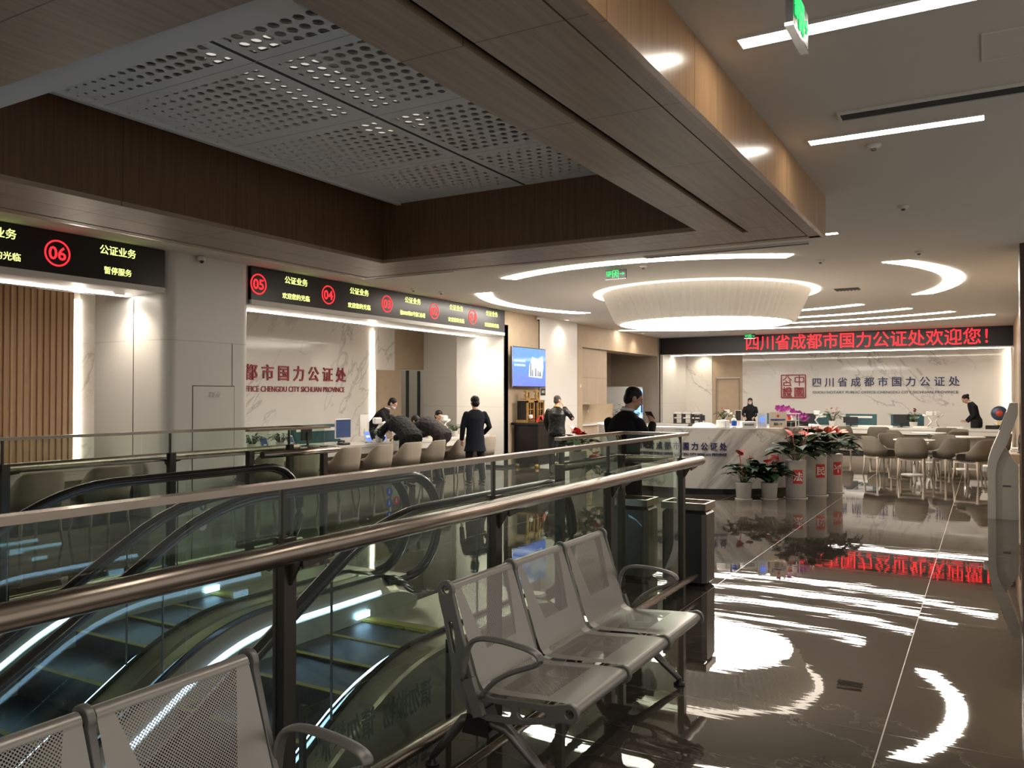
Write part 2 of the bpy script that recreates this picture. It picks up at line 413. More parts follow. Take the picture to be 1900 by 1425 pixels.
def struct(name, mb, m): return mb.build(name, m, None, 'structure')
def tag(o, label, cat, group=None):
    o['label'] = label; o['category'] = cat
    if group: o['group'] = group
    return o
def thing(name, label, cat, loc=(0, 0, 0), rz=0., group=None):
    o = bpy.data.objects.new(name, None); COL.objects.link(o); o.location = loc; o.rotation_euler = (0, 0, rz); o.empty_display_size = .05
    return tag(o, label, cat, group)
def dup(root, loc, rz=None, label=None, group=None):
    def cp(o, par):
        c = o.copy(); COL.objects.link(c); c.parent = par
        for ch in [x for x in bpy.data.objects if x.parent == o and x not in done]: done.add(ch); cp(ch, c)
        return c
    done = set(); r = cp(root, None); r.location = loc
    if rz is not None: r.rotation_euler = (0, 0, rz)
    if label: r['label'] = label
    if group: r['group'] = group
    return r

def text_mesh(s, size, name, width=None, bold=0., ext=.004, align='LEFT', shear=0):
    cu = bpy.data.curves.new(name, 'FONT'); cu.body = s; cu.size = size; cu.extrude = ext; cu.offset = bold; cu.align_x = align; cu.resolution_u = 3; cu.shear = shear
    o = bpy.data.objects.new('tmp', cu); COL.objects.link(o)
    dg = bpy.context.evaluated_depsgraph_get(); dg.update()
    me = bpy.data.meshes.new_from_object(o.evaluated_get(dg)); bpy.data.objects.remove(o); bpy.data.curves.remove(cu)
    if width and len(me.vertices):
        xs = [v.co.x for v in me.vertices]; a, b = min(xs), max(xs); k = width / (b - a)
        for v in me.vertices: v.co.x = (v.co.x - a) * k
    me.name = name; return me
def lettering(s, size, loc, face, m, parent, name='lettering', width=None, bold=0., ext=.004, align='LEFT', flip=False):
    me = text_mesh(s, size, name, width, bold, ext, align); me.materials.append(M[m])
    o = bpy.data.objects.new(name, me); COL.objects.link(o); o.location = loc
    o.rotation_euler = {'+x': (R_(90), 0, R_(90)), '-y': (R_(90), 0, 0), '-x': (R_(90), 0, R_(-90)), '+y': (R_(90), 0, R_(180))}[face]
    if parent: o.parent = parent
    return o
def curve_plate(outer, holes, th, bevel, name):
    # 2D outline with holes -> solid plate mesh in local XY, thickness along Z
    cu = bpy.data.curves.new(name, 'CURVE'); cu.dimensions = '2D'; cu.fill_mode = 'BOTH'; cu.extrude = th / 2 - bevel; cu.bevel_depth = bevel; cu.bevel_resolution = 1
    for pts in [outer] + holes:
        sp = cu.splines.new('POLY'); sp.points.add(len(pts) - 1); sp.use_cyclic_u = True
        for i, p in enumerate(pts): sp.points[i].co = (p[0], p[1], 0, 1)
    o = bpy.data.objects.new('tmp', cu); COL.objects.link(o); dg = bpy.context.evaluated_depsgraph_get(); dg.update()
    me = bpy.data.meshes.new_from_object(o.evaluated_get(dg)); bpy.data.objects.remove(o); bpy.data.curves.remove(cu); me.name = name; return me
def circ(cx, cy, r, n=20, a0=0, a1=360): return [(cx + r * math.cos(R_(a0 + (a1 - a0) * i / n)), cy + r * math.sin(R_(a0 + (a1 - a0) * i / n))) for i in range(n if a1 - a0 == 360 else n + 1)]
def stadium(p, q, r1, r2, n=8):
    # rounded slot around segment p-q
    a = math.degrees(math.atan2(q[1] - p[1], q[0] - p[0])); return circ(q[0], q[1], r2, n, a - 90, a + 90) + circ(p[0], p[1], r1, n, a + 90, a + 270)

# ------------------------------------------------------------------ structure
XL, ZC = -9.6, 3.62          # left facade plane, ceiling height
f = MB(); f.box(-2.3, 3.0, -4, 4.95, -.45, 0); f.box(-13.2, -6.3, -4, 4.95, -.45, 0); f.box(-13.2, 3.0, 4.95, 30, -.45, 0)
struct('floor', f, 'floor')
f = MB(); f.box(-14, 4, -6, 8, -4.4, -4.3); struct('floor_lower', f, 'lowerfloor')
f = MB(); f.box(-6.5, -2.2, 7.5, 7.6, -4.3, -.45); f.box(-10.5, -10.4, -6, 7.5, -4.3, -.45); f.box(2, 2.1, -6, 7.5, -4.3, -.45); f.box(-10.5, 2.1, -6.1, -6, -4.3, -.45); struct('wall_lower', f, 'lower')
f = MB(); f.box(-2.3, -2.28, -4, 4.95, -.6, .0); f.box(-6.32, -6.3, -4, 4.95, -.6, .0); struct('trim_1', f, 'white_wall')
# main ceiling (flat, with the wood framed coffer left open)
c = MB(); c.box(-1.37, 3.0, -4, 8.53, ZC, ZC + .1); c.box(-13.2, -7.2, -4, 8.53, ZC, ZC + .1); c.box(-13.2, 3.0, 8.53, 30, ZC, ZC + .1)
c.box(-7.2, -1.37, -4, 8.53, 4.45, 4.5)
struct('ceiling', c, 'ceiling')
# coffer: soffit boards, inner and outer faces
ZS = 3.22
c = MB(); c.box(-2.37, -2.02, -4, 7.6, ZS, ZS + .04); c.box(-1.96, -1.515, -4, 8.36, ZS, ZS + .04); c.box(-2.02, -1.96, 7.9, 8.36, ZS, ZS + .04); c.box(-1.505, -1.40, -4, 8.50, ZS, ZS + .04)
c.box(-6.17, -2.02, 7.6, 7.97, ZS, ZS + .04); c.box(-6.17, -2.02, 7.975, 8.38, ZS, ZS + .04)
c.box(-6.62, -6.17, -4, 7.97, ZS, ZS + .04); c.box(-7.06, -6.625, -4, 8.38, ZS, ZS + .04); c.box(-6.625, -6.17, 7.975, 8.38, ZS, ZS + .04)
c.box(-7.2, -1.40, 8.42, 8.53, ZS, ZS + .04); c.box(-7.2, -7.10, -4, 8.42, ZS, ZS + .04)
struct('trim_2', c, 'oak_soffit')
c = MB(); c.box(-2.05, -1.93, -4, 7.92, ZS + .05, ZS + .2); c.box(-1.53, -1.49, -4, 8.4, ZS + .045, ZS + .1); c.box(-7.11, -1.40, 8.37, 8.44, ZS + .045, ZS + .1); c.box(-7.11, -7.04, -4, 8.4, ZS + .045, ZS + .1); struct('trim_3', c, 'gap')
c = MB(); c.box(-6.21, -6.17, -4, 7.64, ZS + .04, 4.4); c.box(-2.37, -2.33, -4, 7.64, ZS + .04, 4.4); c.box(-6.17, -2.37, 7.6, 7.64, ZS + .04, 4.4)
struct('trim_4', c, 'oak_shaded')
c = MB(); c.box(-1.40, -1.36, -4, 8.53, ZS, ZC); c.box(-7.2, -1.40, 8.50, 8.54, ZS + .04, ZC); c.box(-7.24, -7.20, -4, 8.53, ZS, ZC)
struct('trim_5', c, 'oak_face')
c = MB(); c.box(-6.17, -2.37, -4, 2.28, ZS, ZS + .05); struct('trim_6', c, 'oak_soffit')
c = MB(); c.box(-6.17, -2.37, 2.28, 2.48, ZS + .02, ZS + .34); struct('trim_7', c, 'ceiling')
c = MB(); c.box(-5.92, -2.37, 2.3, 7.6, 3.90, 3.912); struct('ceiling_perforated', c, 'holes')
c = MB(); c.box(-6.17, -5.93, 2.3, 7.6, 3.96, 4.0); struct('trim_11', c, 'oak_shaded')
c = MB(); c.box(-5.95, -5.90, 2.3, 7.6, 3.88, 3.96); struct('trim_8', c, 'whitem')
c = MB(); c.box(-6.17, -2.37, 2.3, 7.6, 4.35, 4.4); struct('ceiling_plenum', c, 'plenum')

# walls
def wallbox(name, m, *boxes):
    b = MB()
    for q in boxes: b.box(*q)
    return struct(name, b, m)
XB = -12.6
wallbox('wall_back_left', 'marble', (XB - .15, XB, 7.9, 15.08, 0, 3.3), (XB - .15, XB, 15.2, 16.0, 0, 3.3))
wallbox('wall_panel', 'beige', (XB - .15, XB, 16.0, 17.2, 2.33, 3.3), (XB - .15, XB, 16.0, 16.22, 0, 2.33))
s_ = MB()
for i in range(75):
    y = 7.78 - i * .1; s_.box(XB, XB + .035, y - .068, y, 0, 3.3)
s_.box(XB - .1, XB, .3, 7.78, 0, 3.3)
struct('wall_slatted', s_, 'slat')
wallbox('wall_near_left', 'white_wall', (XL - .2, XL, -4, 3.0, 0, ZC), (-13.2, XL, 2.8, 3.0, 0, ZC))
col = MB(); pr_ = []
x0, x1, y0, y1, r = -11.15, XL + .02, 7.22, 8.70, .16
poly = [(x0, y0)] + [(x1 - r + r * math.cos(R_(a)), y0 + r + r * math.sin(R_(a))) for a in range(-90, 1, 10)] + [(x1 - r + r * math.cos(R_(a)), y1 - r + r * math.sin(R_(a))) for a in range(0, 91, 10)] + [(x0, y1)]
col.prism(poly, 'z', 0, ZC); o = struct('wall_column', col, 'column')
wallbox('trim_9', 'gap', (-10.27, -10.262, 7.214, 7.23, 0, 3.0), (XL + .012, XL + .024, 8.34, 8.346, 0, 2.42), (XL + .012, XL + .024, 7.66, 7.666, 0, 1.1))
wallbox('wall_pier_left', 'white_wall', (-10.9, XL, 16.2, 16.4, 0, 3.3), (-10.9, -10.8, 16.4, 17.2, 0, 3.3), (XB, -10.8, 17.2, 17.35, 0, 3.3))
wallbox('wall_left', 'beige', (XL - .2, XL, 16.24, 17.9, 0, ZC))
wallbox('wall_left_white', 'white_wall', (XL - .2, XL + .01, 17.94, 20.1, 0, ZC))
wallbox('trim_12', 'gap', (XL - .004, XL + .004, 16.201, 16.24, 0, ZC), (XL - .03, XL + .004, 17.9, 17.94, 0, ZC), (XL - .03, XL + .004, 20.1, 20.13, 0, ZC), (XL - .1, XL + .02, 26.56, 26.6, 0, ZC))
wallbox('wall_niche', 'niche', (-11.4, -11.3, 20.13, 26.5, 0, ZC), (-11.3, XL, 26.4, 26.56, 0, ZC))
wallbox('wall_header', 'beige', (-10.2, XL, 20.13, 26.4, 3.0, ZC))
wallbox('wall_niche_pier', 'beige', (XL - .2, XL, 20.13, 20.45, 0, 3.0))
wallbox('wall_far_side', 'white_wall', (XL - .15, XL, 26.9, 29.4, 0, 3.3))
wallbox('wall_far', 'marble_far', (XL, -8.62, 29.4, 29.5, 0, 3.3), (-7.52, .8, 29.4, 29.5, 0, 3.3))
wallbox('wall_far_panel', 'beige', (-8.62, -7.52, 29.42, 29.5, 2.32, 3.3), (-8.62, -8.5, 29.42, 29.5, 0, 2.32), (-7.62, -7.52, 29.42, 29.5, 0, 2.32))
d = MB(); d.box(-8.46, -7.66, 29.44, 29.48, 0, 2.26); do = struct('door_1', d, 'beige')
d = MB(); d.box(-8.50, -8.46, 29.40, 29.48, 0, 2.30); d.box(-7.66, -7.62, 29.40, 29.48, 0, 2.30); d.box(-8.46, -7.66, 29.40, 29.48, 2.26, 2.30); d.build('door_frame', 'niche', do)
wallbox('wall_right', 'beige', (.66, .8, 13.0, 29.4, 0, ZC))
wallbox('wall_right_near', 'white_wall', (.8, 3.0, 12.9, 13.0, 0, ZC))
wallbox('wall_pillar', 'brown', (.385, .8, 12.38, 13.0, 0, ZC))
wallbox('baseboard_left', 'blackgrout', (XL, XL + .012, 16.24, 17.9, 0, .06), (XL + .01, XL + .02, 17.94, 20.1, 0, .06), (-10.9, XL, 16.19, 16.2, 0, .06))
# left booths: sign bulkhead + soffit
for n_, (a, b_) in (('ceiling_booth_near', (3.0, 7.2)), ('ceiling_booth_far', (8.7, 16.2))):
    wallbox(n_, 'white_wall', (-10.55, XL - .02, a, b_, 3.04, 3.62), (XB, -10.55, a, b_, 3.3, 3.36))
wallbox('ceiling_booth_back', 'white_wall', (XL, .66, 26.75, 27.5, 3.04, ZC), (XL, .66, 27.5, 29.4, 3.3, 3.36))
# doorway to a back office
d = MB(); d.box(-12.78, -12.70, 16.24, 17.18, .0, 2.3); dd = struct('window_1', d, 'clear')
d = MB(); d.box(-12.78, -12.70, 16.68, 16.71, 0, 2.3); d.box(-12.78, -12.70, 17.16, 17.19, 0, 2.3); d.build('window_frame', 'black', dd)
wallbox('wall_office', 'whitem', (-15.0, -12.8, 19.2, 19.3, 0, 3.3), (-15.1, -15, 15, 19.2, 0, 3.3), (-15., -12.8, 14.9, 15, 0, 3.3), (-15.1, -12.7, 15, 19.3, 3.3, 3.4))
wallbox('floor_office', 'lowerfloor', (-15.1, -13.2, 15, 19.3, -.02, 0))
d = MB(); d.box(-12.59, -12.55, 15.22, 16.2, .02, 2.28); do = struct('door_2', d, 'beige')
d = MB(); d.box(-12.55, -12.50, 16.02, 16.12, 1.0, 1.03); d.build('door_handle', 'steel_light', do)

# ------------------------------------------------------------------ ceiling lights
def strip_light(x0, x1, y, wd, label, z=ZC, group='straight ceiling light strips', m='strip'):
    t = thing('ceiling_light_strip', label, 'ceiling light', ((x0 + x1) / 2, y, z), 0, group)
    L = (x1 - x0) / 2; w2 = wd / 2
    MB().box(-L, L, -w2, w2, -.012, -.001).build('diffuser', m, t)
    b = MB(); b.box(-L - .012, L + .012, -w2 - .012, -w2, -.014, 0); b.box(-L - .012, L + .012, w2, w2 + .012, -.014, 0); b.box(-L - .012, -L, -w2, w2, -.014, 0); b.box(L, L + .012, -w2, w2, -.014, 0)
    b.build('frame', 'whitem', t); return t
strip_light(-1.17, .0, 4.56, .13, 'long white light strip at the top edge, nearest of the ceiling strips on the right')
strip_light(-1.17, .0, 6.62, .12, 'white light strip in the ceiling just beyond the long dark air slot')
strip_light(-2.6, -1.53, 10.45, .12, 'short end of a light strip showing past the far corner of the wooden beam')
for y in (2.5, .45, -1.6): strip_light(-1.17, .0, y, .12, 'white light strip in the ceiling over the near walkway')
CX, CY = -4.67, 15.4
def arc_light(R, a0, a1, wd, label, clipx=None):
    t = thing('curved_ceiling_light', label, 'ceiling light', (CX, CY, ZC), 0, 'curved ceiling lights around the drum')
    n = 40; pts = []
    for rr in (R + wd / 2, R - wd / 2):
        pts.append([(rr * math.cos(R_(a0 + (a1 - a0) * i / n)), rr * math.sin(R_(a0 + (a1 - a0) * i / n))) for i in range(n + 1)])
    # the side arcs end on straight cuts running across the hall
    if abs(abs((a0 + a1) / 2) % 180) < 2 or abs(abs((a0 + a1) / 2) - 180) < 2:
        for k_, rr in enumerate((R + wd / 2, R - wd / 2)):
            lim = math.degrees(math.asin(R * math.sin(R_((a1 - a0) / 2)) / rr)); m_ = (a0 + a1) / 2
            pts[k_] = [(rr * math.cos(R_(m_ - lim + 2 * lim * i / n)), rr * math.sin(R_(m_ - lim + 2 * lim * i / n))) for i in range(n + 1)]
    b = MB()
    A = [Vector((x, y, -.012)) for x, y in pts[0]]; B = [Vector((x, y, -.012)) for x, y in pts[1]]
    A2 = [Vector((x, y, -.001)) for x, y in pts[0]]; B2 = [Vector((x, y, -.001)) for x, y in pts[1]]
    b.rings([[A[i], B[i], B2[i], A2[i]] for i in range(n + 1)], sm=False); b.build('diffuser', 'strip', t); return t
arc_light(4.22, -122, -57, .28, 'long curved light in front of the drum, below the wooden beam')
arc_light(4.22, 148, 211, .30, 'curved light left of the drum, above the numbered signs')
arc_light(4.22, -33, 31, .30, 'crescent shaped light right of the drum')
arc_light(4.22, 56, 124, .20, 'shortest of the curved lights behind the drum, closest to it')
arc_light(5.86, 57, 123, .19, 'second curved light behind the drum')
arc_light(7.35, 57, 123, .19, 'third curved light behind the drum')
arc_light(8.85, 57, 123, .19, 'longest curved light behind the drum, just before the red sign')
# drum
t = thing('drum_light', 'huge fluted white conical drum light over the round desk', 'pendant light', (CX, CY, ZC))
MB().lathe([(1.93, -.006), (1.93, -.03), (1.72, -.50), (1.66, -.575), (1.60, -.595)], n=200, flute=.012, cap=False, sm=False).build('fluted_shade', pbr('drum_slats', (.68, .65, .59), .8, spec=.15, var=.02), t)
MB().lathe([(1.60, -.588), (1.2, -.59), (.01, -.59)], n=96, cap=False).build('diffuser', 'disc', t)
MB().lathe([(1.965, -.006), (1.965, -.02), (2.10, -.02), (2.10, -.006)], n=128, cap=False).build('cove_light', 'cove', t)
# plenum lamp seen through the ceiling holes
t = thing('plenum_light', 'lamp glowing through the holes of the perforated ceiling', 'ceiling light', (-4.95, 5.35, 4.30))
MB().bbox(-.32, .32, -1.05, 1.05, -.04, .045).build('diffuser', emis('plenum_glow', (1., .95, .85), .30), t)

def soffit(x, y0, y1, label):
    t = thing('soffit_light_strip', label, 'light strip', (x, (y0 + y1) / 2, 3.04)); L = (y1 - y0) / 2
    MB().box(-.045, .045, -L, L, -.012, -.001).build('diffuser', 'strip_soffit', t)
    MB().box(-.06, -.045, -L, L, -.014, 0).build('frame', 'whitem', t)
soffit(-10.28, 3.05, 7.15, 'white light strip under the near numbered sign, left of the column')
soffit(-10.28, 8.75, 16.1, 'white light strip under the five numbered signs, right of the column')
t = thing('soffit_light_strip', 'white light strip under the long red letter sign', 'light strip', (-4.4, 27.2, 3.04))
MB().box(-5.0, 5.0, -.04, .04, -.012, -.001).build('diffuser', 'strip_soffit', t)
for (x, y, z0, z1, lb) in ((XB + .02, 7.85, .02, 3.2, 'warm vertical light strip beside the slatted wall'), (XB + .02, 15.14, .02, 3.2, 'bright vertical light strip beside the beige door'), (.60, 29.33, .02, 3.1, 'vertical light strip in the far right corner')):
    t = thing('vertical_light_strip', lb, 'light strip', (x, y, z0)); MB().box(-.02, .02, -.05, .05, 0, z1 - z0).build('diffuser', 'strip_vert', t)
def downlight(x, y, z, label, power, spot=125, group='round downlights'):
    t = thing('downlight', label, 'downlight', (x, y, z), 0, group)
    MB().lathe([(.075, 0), (.075, -.012), (.055, -.014), (.05, -.004)], n=24, cap=False).build('ring', 'white', t)
    MB().lathe([(.05, -.006), (.005, -.006)], n=24, cap=False).build('lamp_face', emis('lamp_face', (1, .9, .75), 12), t)
    L = bpy.data.lights.new('downlight_lamp', 'SPOT'); L.energy = power; L.color = (1, .85, .66); L.spot_size = R_(spot); L.spot_blend = 1.; L.shadow_soft_size = .04
    lo = bpy.data.objects.new('downlight_lamp', L); COL.objects.link(lo); lo.parent = t; lo.location = (0, 0, -.03)
downlight(-10.02, 15.75, 3.04, 'downlight washing the white pier end wall', 40)
downlight(-10.2, 6.95, 3.04, 'downlight washing the near side of the white column', 32)
downlight(-9.35, 19.0, ZC, 'lone bright downlight before the white wall panel', 30)
downlight(-9.3, 24.2, ZC, 'downlight before the brown header', 20)
downlight(-9.3, 27.9, 3.3, 'downlight over the far left corner', 30)
downlight(-8.9, 29.1, 3.3, 'second downlight over the far left corner', 30)
downlight(.1, 28.4, 3.3, 'downlight over the far right corner', 14)
# added fill: unseen glowing panel below the slab, brightens the escalator well
t = thing('lower_hall_fill', 'added unseen fill panel under the floor slab', 'ceiling light', (-1.2, -1.5, -.46)); MB().box(-.3, .3, -1.2, 1.2, -.03, 0).build('diffuser', emis('lower_hall_fill_glow', (1, .95, .88), 5), t)

# ceiling fittings
def linear_vent(x, y, L, wd, label):
    t = thing('linear_air_vent', label, 'air vent', (x, y, ZC)); h = L / 2
    b = MB(); b.box(-h, h, -wd / 2 - .015, -wd / 2, -.02, 0); b.box(-h, h, wd / 2, wd / 2 + .015, -.02, 0); b.box(-h - .015, -h, -wd / 2 - .015, wd / 2 + .015, -.02, 0); b.box(h, h + .015, -wd / 2 - .015, wd / 2 + .015, -.02, 0); b.build('frame', 'whitem', t)
    b = MB(); b.box(-h, h, -wd / 2, wd / 2, -.004, -.001)
    for i in range(5): y_ = -wd / 2 + wd * (i + .5) / 5; b.box(-h, h, y_ - .004, y_ + .004, -.014, -.004)
    b.build('blades', 'vent', t)
linear_vent(.35, 6.12, 2.44, .15, 'long dark linear air slot between the two right light strips')
linear_vent(-3.05, 10.95, 2.2, .10, 'thin grey air slot between the beam and the long curved light')
linear_vent(-8.0, 10.6, 1.6, .10, 'thin grey air slot above the numbered signs')
def grille(x, y, w_, d_, label, m='vent'):
    t = thing('ceiling_grille', label, 'air vent', (x, y, ZC))
    b = MB(); b.box(-w_ / 2, w_ / 2, -d_ / 2, d_ / 2, -.012, -.001); b.build('frame', 'whitem' if m != 'vent' else 'vent', t)
    b = MB()
    for i in range(7): x_ = -w_ / 2 + w_ * (i + .5) / 7; b.box(x_ - .01, x_ + .01, -d_ / 2 + .02, d_ / 2 - .02, -.022, -.012)
    b.build('blades', m, t)
grille(-2.2, 16.1, .42, .3, 'small dark square grille right of the drum')
for x, y, lb in ((-.75, 6.95, 'ceiling sprinkler disc below the second right light strip'), (-.73, 9.35, 'ceiling sprinkler disc in the empty right ceiling'), (-.78, 12.4, 'ceiling sprinkler disc above the crescent light'), (-4.48, 11.7, 'white smoke detector right of the exit sign'), (-2.07, 12.5, 'smoke detector right of the long curved light'), (-8.9, 12.7, 'smoke detector at the tip of the left curved light'), (-9.1, 12.1, 'small sprinkler disc near the numbered signs'), (-8.6, 20.5, 'sprinkler disc near the brown header')):
    t = thing('smoke_detector', lb, 'ceiling fitting', (x, y, ZC)); MB().lathe([(.055, 0), (.055, -.012), (.035, -.03), (.01, -.032)], n=20).build('housing', 'whitem', t); MB().lathe([(.02, -.03), (.02, -.045), (.008, -.05)], n=12).build('sensor', 'vent', t)
t = thing('access_hatch', 'pale square access hatch in the ceiling at the top right', 'ceiling hatch', (.2, 5.32, ZC)); b = MB(); b.box(-.2, .2, -.2, .2, -.004, 0); b.build('panel', 'ceiling', t)
b = MB(); [b.box(*q, -.008, 0) for q in ((-.21, .21, -.21, -.2), (-.21, .21, .2, .21), (-.21, -.2, -.2, .2), (.2, .21, -.2, .2))]; b.build('frame', 'whitem', t)
for x, y, z, lb in ((XL + .07, 7.75, 3.56, 'small dome camera at the top of the white column'), (XL + .07, 17.75, 3.54, 'small dome camera above the beige wall with the television')):
    t = thing('dome_camera', lb, 'camera', (x, y, z)); MB().lathe([(.02, .06), (.055, .05), (.06, 0), (.045, -.01)], n=20).build('housing', 'white', t); MB().ball((0.01, 0, -.012), .034).build('lens', 'black', t)
# exit signs
def exit_sign(x, y, z, w_, h_, label, face='-y'):
    t = thing('exit_sign', label, 'exit sign', (x, y, z), 0 if face == '-y' else R_(90)); a = w_ / 2
    MB().box(-a, a, 0, .03, 0, h_).build('case', 'black', t)
    MB().box(-a - .004, a + .004, -.002, .034, -.014, 0).build('edge', 'steel_light', t)
    b = MB(); b.box(-.006, .006, .01, .02, h_, max(h_ + .001, ZC - z)); b.build('rod', 'steel_light', t)
    g = MB(); y_ = -.004
    def q(pts): g.prism([(px * w_, pz * h_) for px, pz in pts], 'y', y_ - .002, y_ + .003)
    for p in (((-.15, .08), (-.11, .08), (-.11, .92), (-.15, .92)), ((.11, .08), (.15, .08), (.15, .92), (.11, .92)), ((-.15, .84), (.15, .84), (.15, .92), (-.15, .92)),
              ((-.02, .70), (.04, .70), (.04, .82), (-.02, .82)), ((-.05, .42), (.02, .40), (.05, .68), (-.02, .70)), ((-.08, .12), (-.05, .10), (.0, .40), (-.04, .44)), ((.0, .42), (.05, .30), (.04, .12), (.07, .12), (.08, .32), (.03, .46)), ((-.10, .52), (-.08, .48), (-.02, .58), (-.03, .66)), ((.04, .62), (.09, .52), (.10, .56), (.05, .70)),
              ((.20, .46), (.36, .46), (.36, .54), (.20, .54)), ((.33, .30), (.45, .50), (.33, .70), (.33, .60), (.39, .50), (.33, .40))): q(p)
    g.build('pictogram', 'green', t)
    lettering('安全出口', .062 * w_ / .33, (-.45 * w_, y_ - .002, .52 * h_), '-y', 'green', t, width=.27 * w_); lettering('EXIT', .05 * w_ / .33, (-.42 * w_, y_ - .002, .26 * h_), '-y', 'green', t, width=.2 * w_)
exit_sign(-4.93, 11.7, 3.46, .34, .14, 'black and green running man exit sign hanging before the drum')
exit_sign(-6.42, 26.0, 3.47, .34, .13, 'small green exit sign hanging before the red sign letters')
exit_sign(-.68, 3.66, 3.2, .33, .16, 'hanging exit sign seen edge on at the top of the picture', face='x')

# ------------------------------------------------------------------ LED signs
def ring_mb(r0, r1, n=40):
    b = MB(); A = []
    for j in range(n):
        a = 2 * math.pi * j / n; ca, sa = math.cos(a), math.sin(a)
        A.append([Vector((0, r0 * ca, r0 * sa)), Vector((0, r1 * ca, r1 * sa)), Vector((.004, r1 * ca, r1 * sa)), Vector((.004, r0 * ca, r0 * sa))])
    b.rings(A, closed=True, sm=False); return b
def led_sign(y0, y1, label, wins):
    t = thing('led_counter_sign', label, 'led sign', (XL, y0, 3.11)); L = y1 - y0
    MB().box(-.05, .02, 0, L, 0, ZC - 3.115).build('panel', 'screen_black', t)
    MB().box(-.04, .03, 0, L, -.07, 0).build('trim', 'whitem', t)
    for yc, num, line in wins:
        if yc is None: continue
        y = yc - y0
        if num:
            r = ring_mb(.138, .158).build('number_ring', 'led_red', t, loc=(.022, y, .245))
            n = lettering(num, .215, (.022, y - .105, .245 - .075), '+x', 'led_red', t, 'number', width=.21, bold=.003)
        lettering('公证业务', .125, (.022, y + .54, .335), '+x', 'led_yellow', t, width=.5, bold=.0006)
        ww = {4: .38, 6: .60}.get(len(line), .80)
        lettering(line, .10, (.022, y + .79 - ww / 2, .09), '+x', 'led_yellow', t, width=ww, bold=.0003)
led_sign(3.0, 7.2, 'black counter sign with a red 06 left of the white column', [(4.2, '07', '欢迎您的光临'), (5.72, '06', '暂停服务')])
led_sign(8.7, 16.2, 'long black counter sign with red 05 to 01 right of the column', [(8.84, '05', '欢迎您的光临'), (10.37, '04', '欢迎您的光临'), (11.93, '03', '请0003到03号窗口办理'), (13.43, '02', '欢迎您的光临'), (14.85, '01', '欢迎您的光临')])
t = thing('led_banner_sign', 'long black sign with scrolling red characters over the far counter', 'led sign', (XL, 26.7, 3.06))
MB().box(.0, 10.26, -.04, .04, 0, ZC - 3.065).build('panel', 'screen_black', t)
MB().box(.0, 10.26, -.05, .05, -.035, 0).build('trim', 'whitem', t)
lettering('四川省成都市国力公证处欢迎您！', .50, (XL * 0 + 2.90, -.045, .105), '-y', 'led_red', t, width=6.75, bold=.003)

# wall lettering
def wall_text(loc, face, s1, s2, w_, h1, h2, dz, m, label):
    t = thing('wall_lettering', label, 'wall sign', loc)
    lettering(s1, h1, (0, 0, 0), face, m, t, 'chinese_lettering', width=w_, bold=.004, ext=.012)
    lettering(s2, h2, (0, 0, dz), face, m, t, 'english_lettering', width=w_ * .99, ext=.006)
wall_text((XB + .015, 9.55, 2.0), '+x', '四川省成都市国力公证处'.replace('', ' ').strip(), 'GUOLI NOTARY PUBLIC OFFICE CHENGDU CITY SICHUAN PROVINCE', 4.66, .34, .165, -.26, 'red_letter', 'dark red raised office name on the marble wall behind the left counter')
wall_text((-5.14, 29.385, 2.0), '-y', '四川省成都市国力公证处'.replace('', ' ').strip(), 'GUOLI NOTARY PUBLIC OFFICE CHENGDU CITY SICHUAN PROVINCE', 4.42, .33, .12, -.26, 'navy_letter', 'dark blue raised office name on the far marble wall')
t = thing('seal_emblem', 'square red seal emblem on the far marble wall', 'emblem', (-6.17, 29.37, 1.6)); b = MB()
def seg(p, q, wd=.032): b.bar((p[0], 0, p[1]), (q[0], 0, q[1]), .02, wd, up=Vector((0, 0, 1)) if abs(p[0] - q[0]) > .001 else Vector((1, 0, 0)))
S = .8
for p, q in (((0, .0), (S, .0)), ((0, S - .02), (S, S - .02)), ((0, 0), (0, S - .02)), ((S, 0), (S, S - .02))): seg(p, q, .035)
for p, q in (((.46, .70), (.74, .70)), ((.46, .54), (.74, .54)), ((.46, .54), (.46, .70)), ((.74, .54), (.74, .70)), ((.60, .40), (.60, .76)),
             ((.06, .60), (.17, .70)), ((.17, .70), (.17, .76)), ((.34, .60), (.23, .70)), ((.23, .70), (.23, .76)), ((.08, .42), (.08, .52)), ((.08, .52), (.30, .52)), ((.30, .42), (.30, .52)), ((.08, .42), (.34, .42)), ((.2, .52), (.14, .60)), ((.26, .6), (.3, .56))): seg(p, q)
b.build('seal_strokes', 'red_letter', t)
lettering('證', .36, (.04, -.0, .06), '-y', 'red_letter', t, 'seal_character', width=.32, bold=.006, ext=.01)
lettering('國', .36, (.43, -.0, .06), '-y', 'red_letter', t, 'seal_character', width=.32, bold=.006, ext=.01)

